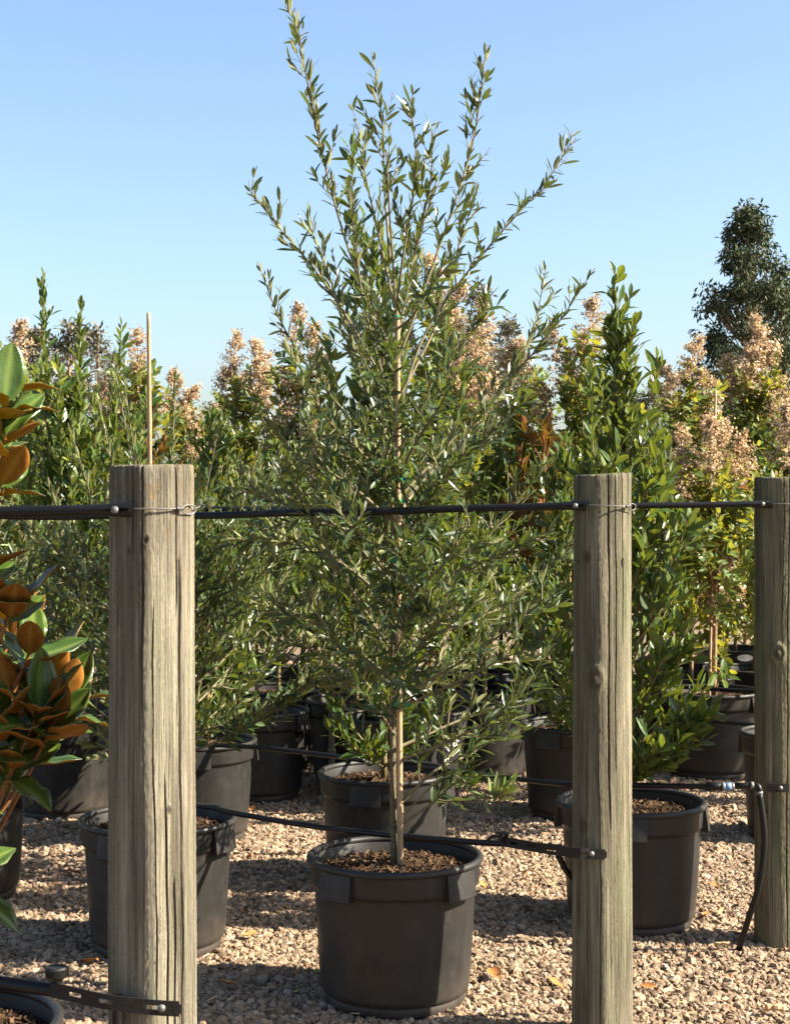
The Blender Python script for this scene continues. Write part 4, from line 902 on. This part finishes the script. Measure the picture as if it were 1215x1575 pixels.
def far_tree(pxc, D, ytop, hw, seed, label, mat, shape, nclump, leaf=0.22, name='eucalyptus_tree', per=70, clr=0.55, hang=0.6):
    """tapered trunk, limbs to clumps of leaves spread through the crown"""
    x = (pxc - CX) / FOC * D; ht = CAMH + (HY - ytop) / FOC * D; base = Vector((x, D, 0)); pl = Plant(base, seed); r = pl.r
    tr = pl.trunk([Vector((x, D, -.1)), Vector((x + .1, D, ht * .4)), Vector((x, D, ht * .97))], ht * .018, 0.03, 16, 8)
    for k in range(nclump):
        u = r.random(); w = shape(u) * hw; a = r.uniform(0, 6.28); q = w * math.sqrt(r.uniform(.15, 1))
        c = np.array([x + q * math.cos(a), D + q * math.sin(a), ht * (0.10 + 0.87 * u)])
        z = max(0.2, c[2] - q * .9 - .3); st = np.array([np.interp(z, tr[:, 2], tr[:, 0]), D, z])
        pl.twig(catmull([st, (st + c) / 2 + r.normal(0, .08, 3), c], 6), 0.03, 0.01, 4)
        n = int(per * r.uniform(.6, 1.4)); R = clr * r.uniform(.5, 1.1)
        ps = c + norm(r.normal(0, 1, (n, 3))) * (R * r.random(n) ** .5)[:, None] * np.array([1, 1, .8])
        dr = norm(norm(ps - c) * .5 + r.normal(0, .6, (n, 3)) + np.array([0, 0, -hang])); nr = r.normal(0, 1, (n, 3)) + np.array([0, 0, .5]); nr = norm(nr - dr * np.sum(nr * dr, 1, keepdims=True))
        ln = leaf * r.uniform(.6, 1.2, n); pl.L.append((ps, dr, nr, ln, ln * .33, r.normal(0, .1, n), np.clip(r.random(n), 0, 1)))
    return pl.finish(name, label, 'tree', None, mat, M_TWIG_C, None, ST_FAR, .1)
far_tree(1150, 42, 306, 2.45, 401, 'tall dark conical tree far off at the right', M_FAR, lambda u: (1.0 - u) ** 0.65 * (1.0 + .14 * math.sin(u * 19)) + .03, 300, per=80, clr=.36, leaf=.17)
far_tree(1205, 44, 430, 1.3, 402, 'shorter dark tree at the right edge beside the conical one', M_FAR, lambda u: (1 - u) ** .6 + .1, 90, per=90, clr=.5, leaf=.2)
far_tree(1008, 60, 585, 2.5, 408, 'low distant tree between the laurel tip and the conical tree', M_FARO, lambda u: math.sin(math.pi * min(1, u * .8 + .2)), 40, leaf=.3)
for px, D, yt, hw, lb in ((60, 62, 492, 1.6, 'distant grey-green tree at the far left skyline'), (105, 60, 486, 1.8, 'distant tree behind the three-leader laurel'), (150, 63, 490, 1.6, 'distant tree left of the dried flowers by the stake'),
                          (735, 58, 436, 0.9, 'distant rounded tree right of the main olive crown'), (780, 60, 484, 1.0, 'small distant tree right of the rounded one'), (705, 61, 500, 1.2, 'distant tree half hidden by the tallest crepe myrtle')):
    far_tree(px, D, yt, hw, 403 + px, lb, M_FARO, lambda u: math.sin(math.pi * min(1, u * .72 + .25)) * (1 + .2 * math.sin(u * 20)), 60, leaf=.26, name='distant_tree', per=70, clr=.55, hang=.1)

# ------------------------------------------------------------------ rails, pipes, brackets
def dome(p, n, r, h, mat, name, parent, off):
    M = Matrix.Translation(p) @ Vector(n).to_track_quat('Z', 'Y').to_matrix().to_4x4(); mb = MB()
    mb.lathe([(r * 1.35, -0.001), (r * 1.35, 0.0015), (r, 0.0022), (r * .9, h * .6), (r * .55, h * .9), (0, h)], 18, M=M)
    return link(name, mb.mesh(name, mat, True, off), parent)
def front(post_, ang, z, out=0.0):
    """point on a post's surface, ang degrees right of the side that faces the camera"""
    x, y = post_; v = math.atan2(x, y); a = math.radians(ang) - math.pi / 2 - v; R = PD / 2 + out
    return Vector((x + R * math.cos(a), y + R * math.sin(a), z))
def rail(a, b, r, label, flat_end=True, bolt=True):
    e = empty('poly_pipe', a, label, 'pipe', 'black poly rail pipes'); mb = MB(); n = 26; d = (b - a).normalized()
    sag = -0.014
    Lr = (b - a).length; fr = [i / (n - 2) * (1 - .05 / Lr) for i in range(n - 1)] + [1.0]; P = [a + (b - a) * f + Vector((0, 0, sag * math.sin(math.pi * f) + .0022 * math.sin(f * 31) * math.sin(math.pi * f))) for f in fr]
    mb.tube(P[:-1] , r, 14, cap=False)
    # squashed, split end
    if flat_end:
        up = Vector((0, 0, 1)); sd_ = d.cross(up).normalized(); V = []; q = []; m = 16; ts = np.linspace(0, 1, 7); p0 = P[-2]; Lf = (b - p0).length
        for t in ts:
            h = r * (1 + .42 * t); w = r * (1 - .30 * t); off = r * .5 * t
            for k in range(m):
                a_ = 0.25 * t + (2 * math.pi - 0.5 * t) * k / (m - 1); V.append(p0 + d * (Lf * t + (0.012 * abs(math.cos(a_ / 2)) if t == 1 else 0)) + sd_ * (math.cos(a_) * w + off * 0) + up * (math.sin(a_) * h))
        for i in range(6):
            for k in range(m - 1): q.append((i*m+k, i*m+k+1, (i+1)*m+k+1, (i+1)*m+k))
        mb.add([tuple(v) for v in V], quads=q)
    link('pipe', mb.mesh('pipe', M_PIPE, True, a), e)
    if bolt: dome(P[-2] + d * 0.030 + Vector((0.0, -r * .85, 0.0)), (d.y * .4, -1, 0.1), 0.0050, 0.004, M_STEEL, 'bolt', e, a)
    return e
ZR = 1.400
b1 = front(P1, -29, 1.4005, 0.014); rail(Vector((-1.9, 3.02, 1.402)), b1, 0.0098, 'black rail pipe ending on the nearest post from the left')
b2 = front(P2, -33, 1.3965, 0.014); rail(Vector((-1.75, 4.80, 1.362)), b2, 0.0100, 'black rail pipe reaching the knotted post from the left, through the main olive')
b3 = front(P3, -22, 1.394, 0.014); rail(Vector((-1.9, 5.22, 1.384)), b3, 0.0098, 'black rail pipe reaching the right edge post, passing behind the knotted post')
rail(Vector((1.30, 5.14, 1.392)), Vector((3.2, 5.2, 1.39)), 0.0098, 'short rail pipe leaving the right edge post', False, False)
def plain_pipe(pts, r, label, name='irrigation_pipe', group='low irrigation pipes', n=24, mat=None):
    P = catmull(pts, n); mb = MB(); mb.tube(P, r, 12); o = link(name, mb.mesh(name, mat or M_PIPE, True, P[0])); o.location = P[0]
    tag(o, label, 'pipe', group); return o
def wire(post_, a0, a1, z0, z1, label, out=0.0065):
    e = empty('tie_wire', front(post_, a0, z0), label, 'wire', 'steel tie wires on the posts'); off = e.location; mb = MB()
    mb.tube([front(post_, a0 + (a1 - a0) * t, z0 + (z1 - z0) * t, out) for t in np.linspace(0, 1, 14)], 0.0013, 7); link('strand', mb.mesh('strand', M_STEEL, True, off), e)
    mb = MB(); da = 26; P = []
    for t in np.linspace(0, 2 * math.pi, 26):
        P.append(front(post_, a1 + da * .5 - math.cos(t) * da * .5, z1 - 0.002 + 0.0085 * math.sin(t) * (1 - .2 * math.cos(t)), out + .002 * math.cos(t * 2)))
    mb.tube(P, 0.0013, 7, cap=False); P = []
    for t in np.linspace(0, 1, 40):
        P.append(front(post_, a1 - 6 + 9 * t, z1 + 0.0032 * math.sin(t * 6 * 2 * math.pi), out + 0.0032 * math.cos(t * 6 * 2 * math.pi)))
    mb.tube(P, 0.0012, 6, cap=False); mb.tube([front(post_, a1 + da + t * 26, z1 + 0.004 * t, out) for t in np.linspace(0, 1, 6)], 0.0013, 6)
    link('loop', mb.mesh('loop', M_STEEL, True, off), e)
wire(P1, -24, 36, 1.4005, 1.4005, 'steel tie wire across the nearest post'); wire(P2, -30, 50, 1.397, 1.3935, 'steel tie wire across the knotted post'); wire(P3, -20, 50, 1.394, 1.393, 'steel tie wire across the right edge post')

def strap(pts, hgt, slots, bolt_at, label, clip=True, knob=False):
    """flat slotted steel strap along pts (world), bolted to its post near the first point; slots: pairs of fractions along the length"""
    e = empty('pot_bracket', pts[0], label, 'bracket', 'black slotted pot brackets'); off = pts[0]; P = catmull(pts, 60)
    seg = np.linalg.norm(np.diff(P, axis=0), axis=1); cum = np.concatenate([[0], np.cumsum(seg)]) / seg.sum()
    def at(f): return np.array([np.interp(f, cum, P[:, k]) for k in range(3)])
    T = norm(np.gradient(P, axis=0)); h = hgt / 2; th = 0.0015
    def strip(f0, f1, za, zb, n=6):
        V = []; q = []
        for f in np.linspace(f0, f1, n):
            p = at(f); t = at(min(1, f + .02)) - at(max(0, f - .02)); t[2] = 0; t = norm(t); s_ = np.array([-t[1], t[0], 0]) * th
            V += [p + s_ + [0, 0, za], p + s_ + [0, 0, zb], p - s_ + [0, 0, zb], p - s_ + [0, 0, za]]
        for i in range(n - 1):
            for k in range(4): q.append((4*i+k, 4*i+(k+1) % 4, 4*i+4+(k+1) % 4, 4*i+4+k))
        e_ = 4 * (n - 1); q += [(0, 3, 2, 1), (e_, e_+1, e_+2, e_+3)]
        mb.add(V, quads=q)
    mb = MB(); strip(0.0, 0.014, -h * .62, h * .62, 2); cur = 0.014
    for (f0, f1) in slots:
        strip(cur, f0, -h, h); strip(f0, f1, h * .30, h, 4); strip(f0, f1, -h, -h * .30, 4); cur = f1
    strip(cur, 1.0, -h, h); link('strap', mb.mesh('strap', M_BLACKSTEEL, False, off), e)
    p = Vector(at(bolt_at)); t = at(bolt_at + .02) - at(max(0, bolt_at - .02)); n = Vector((t[1], -t[0], 0)).normalized()
    if n.y > 0: n = -n
    dome(p + n * 0.0022, n, 0.0052, 0.0045, M_STEEL, 'bolt', e, off)
    if clip:
        q = Vector(P[-1]); d = Vector(P[-1] - P[-6]).normalized(); mb = MB()
        M = Matrix.Translation(q + Vector((0, 0, h * .9))) @ Matrix.Rotation(math.atan2(d.y, d.x), 4, 'Z')
        mb.box((-.012, -.012, -h * 1.2), (.002, -.0092, h * .6), M); mb.box((-.012, .0092, -h * 1.2), (.002, .012, h * .6), M); mb.box((-.013, -.0125, h * .6), (.014, .0125, h * .6 + .004), M)
        mb.tube([q + d * t_ + Vector((0, 0, 0.006 + 0.012 * math.sin(t_ / .06 * math.pi) - .012 * t_ / .06)) for t_ in np.linspace(0, .06, 8)], 0.004, 6)
        link('clip', mb.mesh('clip', M_BLACKSTEEL, False, off), e)
    if knob:
        q = Vector(P[-1]) + Vector((0.012, 0, h + .001)); mb = MB(); M = Matrix.Translation(q)
        prof = [(0.0, 0), (0.009, 0), (0.009, .008), (0.0185, .0085), (0.0195, .010), (0.0195, .024), (0.0175, .027), (0, .027)]
        mb.lathe(prof, 30, M=M)
        for k in range(30):
            a = k / 30 * 2 * math.pi; M2 = M @ Matrix.Rotation(a, 4, 'Z'); mb.box((.019, -.0012, .0105), (.0208, .0012, .0235), M2)
        link('knob', mb.mesh('knob', M_BLACKSTEEL, False, off), e)
    return e
strap([W(933, 1314.5, 4.147), W(908, 1313, 4.147), W(882, 1311.5, 4.149), W(830, 1304, 4.23), W(772, 1294, 4.34)], 0.0265, [(.10, .20), (.42, .52), (.62, .72), (.82, .91)], 0.115, 'black slotted bracket from the knotted post to the front middle pot')
strap([W(279, 1552, 2.862), W(230, 1549, 2.862), W(165, 1541, 2.866), W(120, 1531, 2.88), W(78, 1522, 2.90)], 0.0270, [(.13, .27), (.50, .60), (.74, .84)], 0.14, 'black slotted bracket with ribbed knob at the foot of the nearest post', clip=False, knob=True)
strap([W(1213, 1212, 5.028), W(1202, 1212, 5.027), W(1190, 1211.5, 5.028), W(1179, 1211, 5.03)], 0.0260, [(.36, .74)], 0.40, 'short black bracket bolted to the right edge post', clip=False)
# pipes low down
plain_pipe([W(862, 1304, 4.24), W(800, 1299, 4.32), W(700, 1293, 4.48), W(510, 1275, 4.78), W(338, 1247, 5.02)], 0.0088, 'low black pipe from the knotted post across the main pot')
plain_pipe([W(858, 1316, 4.24), W(868, 1335, 4.25), W(884, 1368, 4.28), W(892, 1470, 4.36), W(886, 1530, 4.40)], 0.0085, 'black hose dropping behind the knotted post')
plain_pipe([W(330, 1146, 6.45), W(400, 1150, 6.35), W(505, 1162, 6.2), W(560, 1170, 6.05)], 0.0095, 'black pipe between the pots right of the nearest post')
plain_pipe([W(640, 1180, 5.95), W(735, 1191, 5.72), W(860, 1205, 5.42), W(980, 1208, 5.20), W(1112, 1210, 5.00)], 0.0088, 'black pipe running from the middle pots to the right edge post')
plain_pipe([W(1015, 1107, 7.7), W(1090, 1110, 7.6), W(1170, 1116, 7.45)], 0.009, 'thin black pipe in front of the broad pot at the right')
plain_pipe([W(1040, 1056, 8.1), W(1100, 1060, 8.0), W(1165, 1063, 7.9)], 0.010, 'black pipe lying on the rim of the broad pot at the right')
plain_pipe([W(-120, 1488, 3.05), W(-20, 1508, 2.98), W(40, 1517, 2.95), W(85, 1523, 2.93)], 0.0125, 'black pipe over the bottom left pot')
e = empty('hose_fitting', W(1115, 1210, 5.0), 'hose joiner with steel clamps and blue collar by the right post', 'hose fitting'); o0 = e.location
def seg_part(name, a, b, r, mat): mb = MB(); mb.tube([a, a + (b - a) * .5, b], r, 14); link(name, mb.mesh(name, mat, True, o0), e)
seg_part('sleeve', W(1085, 1209.5, 5.01), W(1113, 1210, 5.0), .0125, M_PIPE); seg_part('clamp', W(1109, 1210, 5.0), W(1114, 1210, 5.0), .0135, M_STEEL); seg_part('collar', W(1114, 1210, 5.0), W(1124, 1210, 5.0), .0125, M_BLUE)
seg_part('clamp', W(1124, 1210, 5.0), W(1128, 1210, 5.0), .0125, M_STEEL); seg_part('sleeve', W(1128, 1209, 5.0), W(1160, 1208, 4.99), .0098, M_PIPE); seg_part('clamp', W(1153, 1208, 4.99), W(1158, 1208, 4.99), .0115, M_STEEL)
mb = MB(); mb.tube(catmull([W(1158, 1208, 4.99), W(1164, 1208.5, 4.985), W(1167, 1213, 4.98), W(1167.5, 1220, 4.98)], 12), .0090, 12); link('elbow', mb.mesh('elbow', M_PIPE, True, o0), e)
seg_part('clamp', W(1167, 1217, 4.98), W(1167.3, 1222, 4.98), .0110, M_STEEL)
plain_pipe([W(1167, 1219, 4.98), W(1173, 1260, 4.975), W(1175, 1300, 4.975), W(1167, 1360, 4.98), W(1150, 1415, 5.0), W(1136, 1460, 5.03)], 0.0098, 'black hose curving down to the gravel at the right edge post', 'hose', None)
mb = MB(); mb.tube([front(P1, -42, .53, .012), front(P1, -42, .50, .012), front(P1, -42, .3, .014), front(P1, -42, -.02, .02)], .0095, 12); o = link('hose', mb.mesh('hose', M_PIPE, True, Vector((P1[0], P1[1], 0)))); o.location = (P1[0], P1[1], 0)
tag(o, 'black hose stub hanging below the bracket on the nearest post', 'pipe')
for (px, D, y0, lb) in ((510, 6.3, 1045, 'black upright bar between the middle pots'), (770, 8.3, 790, 'tall black upright bar right of the main olive'), (36, 7.6, 785, 'black upright bar at the left edge')):
    p = W(px, y0, D); mb = MB(); w = .011
    mb.box((-w, -w, -.05), (w, w, p.z)); mb.box((-w * 1.5, -w * 1.5, p.z), (w * 1.5, w * 1.5, p.z + .006)); mb.box((-w * 1.4, -w * 1.4, .40), (w * 1.4, w * 1.4, .425))
    o = link('steel_upright', mb.mesh('steel_upright', M_BLACKSTEEL)); o.location = (p.x, D, 0); tag(o, lb, 'upright', 'black steel uprights')

# ------------------------------------------------------------------ litter on the gravel
def dry_leaf_mesh(v):
    T, tri, q = leaf_template([(0.12, .2), (.35, .46), (.6, .5), (.85, .28)], .5 * .45, (-.25, .3, .1)[v]); T = T.copy(); T[:, 2] += .05 * np.sin(T[:, 0] * 9 + v)
    return np_mesh('fallen_leaf', T, [tri, q], M_DRYLEAF, True)
DL = [dry_leaf_mesh(v) for v in range(3)]
FL = [(755, 1501, .085, 'fallen brown leaf right of the front middle pot'), (745, 1380, .06, 'fallen leaf in shade beyond the front middle pot'), (1106, 1374, .055, 'fallen orange leaf left of the right hose'), (840, 1516, .06, 'small fallen leaf left of the knotted post'),
      (142, 1248, .07, 'fallen orange leaf behind the shaded left pot'), (126, 1347, .075, 'fallen brown leaf left of the nearest post, in the middle'), (152, 1487, .08, 'fallen leaf touching the nearest post, left side'), (372, 1449, .06, 'fallen leaf just right of the left olive pot'),
      (392, 1246, .075, 'fallen orange leaf by the low pipe'), (332, 1523, .07, 'fallen leaf in shade right of the nearest post'), (1080, 1420, .05, 'fallen leaf in front of the laurel pot'), (300, 1585, .06, 'fallen leaf at the foot of the nearest post'), (1010, 1530, .05, 'fallen leaf right of the knotted post')]
for i, (px, py, s, lb) in enumerate(FL):
    o = link('fallen_leaf', DL[i % 3]); p = G(px, py); o.location = (p.x, p.y, .022 + gheight(np.array(p.x), np.array(p.y))); o.scale = (s, s * .45, s); o.rotation_euler = (RNG.normal(0, .25), RNG.normal(0, .2), RNG.uniform(0, 6.28)); tag(o, lb, 'leaf', 'fallen leaves on the gravel')
def wood_chunk(px, py, l, label, seed):
    r = np.random.default_rng(seed); p = G(px, py); mb = MB(); P = [(-l, 0, 0), (-l * .4, l * .1, l * .12), (l * .3, -l * .05, l * .16), (l, l * .1, l * .05)]
    mb.tube(catmull(P, 10), l * .38 * (0.6 + .5 * r.random(10)), 8); o = link('wood_chip', mb.mesh('wood_chip', M_DRYSTICK, False)); o.location = (p.x, p.y, .018); o.rotation_euler = (0, 0, r.uniform(-.6, .6)); tag(o, label, 'wood chip')
wood_chunk(1190, 1562, .030, 'pale chunk of wood on the gravel at the bottom right', 3); wood_chunk(1110, 1462, .022, 'crumpled tan scrap beside the end of the right hose', 5)
mb = MB(); mb.tube(catmull([G(795, 1352) + Vector((0, 0, .025)), G(822, 1358) + Vector((0, 0, .045)), G(848, 1372) + Vector((0, 0, .02))], 12), .0025, 6); o = link('dry_twig', mb.mesh('dry_twig', M_DRYSTICK, True)); tag(o, 'thin dry twig on the gravel left of the knotted post', 'twig')

# ------------------------------------------------------------------ print on a pot, tag on another
def wrap(V, ang0, rad, z0, tilt=0.0):
    out = []
    for (u, v) in V:
        a = -math.pi / 2 + ang0 + u / rad; out.append((rad * math.cos(a), rad * math.sin(a), z0 + v + tilt * u))
    return out
cu_ = bpy.data.curves.new('print', 'FONT'); cu_.body = 'arosc'; cu_.size = 0.062; cu_.align_x = 'CENTER'; cu_.resolution_u = 3
tmp = bpy.data.objects.new('print', cu_); COL.objects.link(tmp); bpy.context.view_layer.update()
tm = bpy.data.meshes.new_from_object(tmp.evaluated_get(bpy.context.evaluated_depsgraph_get())); bpy.data.objects.remove(tmp); bpy.data.curves.remove(cu_)
co = [(v.co.x, v.co.y) for v in tm.vertices]
for v, p in zip(tm.vertices, wrap(co, 0.62, 0.2275, 0.235, 0.25)): v.co = p
tm.materials.clear(); tm.materials.append(M_WHITE); link('printed_lettering', tm, PRINTED)
U = np.linspace(-.10, .10, 20); V = [(u, .018 * math.sin(u * 22) + .006 * (1 - (u / .1) ** 2)) for u in U] + [(u, .018 * math.sin(u * 22) - .006 * (1 - (u / .1) ** 2)) for u in U]
link('printed_swoosh', np_mesh('printed_swoosh', wrap(V, 0.62, 0.2265, 0.205, 0.1), [np.array([(20 + i, 21 + i, i + 1, i) for i in range(19)])], M_WHITE), PRINTED)
TAGPOT = [o for o in bpy.data.objects if o.get('label') == 'black pot of the laurel behind the bare trunk at the right'][0]; TAGPOT.rotation_euler = (0, 0, 0.4)
V = [(0.052 * math.cos(t), 0.022 * math.sin(t)) for t in np.linspace(0, 2 * math.pi, 20, endpoint=False)]
tg = link('oval_tag', np_mesh('oval_tag', wrap(V + [(0, 0)], 0.05 - .4, 0.2445, 0.365), [np.array([(i, (i + 1) % 20, 20) for i in range(20)])], M_WHITE), TAGPOT)

# ------------------------------------------------------------------ unseen shrubs added beside the frame and behind the camera to block light
def copy_tree(o, parent=None):
    c = o.copy(); COL.objects.link(c); c.parent = parent
    for ch in list(o.children):
        if not ch.name.startswith('leaf'): copy_tree(ch, c)
    return c
SRC = [o for o in bpy.data.objects if o.parent is None and o.name.startswith('background_shrub')][:6]
k = 0
for x, y in [(2.6, 7.3), (3.3, 8.6), (2.9, 9.9), (3.9, 10.4), (4.3, 7.6), (3.9, 12.2), (-3.0, 8.0), (-3.3, 10.5)]:  # side shrubs added out of view to deepen the shade
    c = copy_tree(SRC[k % 6]); c.location = (x, y, 0); c.rotation_euler = (0, 0, k * 1.3); c.name = 'light_block_shrub'; k += 1
    tag(c, 'unseen shrub added to block light, just outside the frame at the ' + ('right' if x > 0 else 'left'), 'shrub', 'added light-blocking shrubs beyond the ' + ('right' if x > 0 else 'left') + ' edge')
for i in range(9):  # added row that cuts low sky light from behind the camera
    c = copy_tree(SRC[k % 6]); c.location = (-4.4 + i * 1.1, -2.6 - .4 * (i % 2), 0); c.scale = (1.25, 1.25, 1.35); c.rotation_euler = (0, 0, k * 1.7); c.name = 'light_block_shrub'; k += 1
    tag(c, 'unseen shrub added behind the camera to block sky light', 'shrub', 'added sky-blocking shrubs behind the camera')

# fine plant litter scattered over the gravel
r = np.random.default_rng(77); mb = MB()
for k in range(420):
    D = r.uniform(3.8, 8.5); x = r.uniform(-.26, .26) * D; l = r.uniform(.006, .020); w = l * r.uniform(.12, .4)
    M = Matrix.Translation((x, D, .016 + float(gheight(np.array(x), np.array(D))) + r.uniform(0, .006))) @ Matrix.Rotation(r.uniform(0, 6.28), 4, 'Z') @ Matrix.Rotation(r.normal(0, .3), 4, 'Y') @ Matrix.Rotation(r.normal(0, .3), 4, 'X')
    mb.box((-l, -w, -.0005), (l, w, .0006), M)
o = link('plant_litter', mb.mesh('plant_litter', M_DRYSTICK, False)); tag(o, 'fine dry plant litter scattered over the gravel', 'litter', kind='stuff')
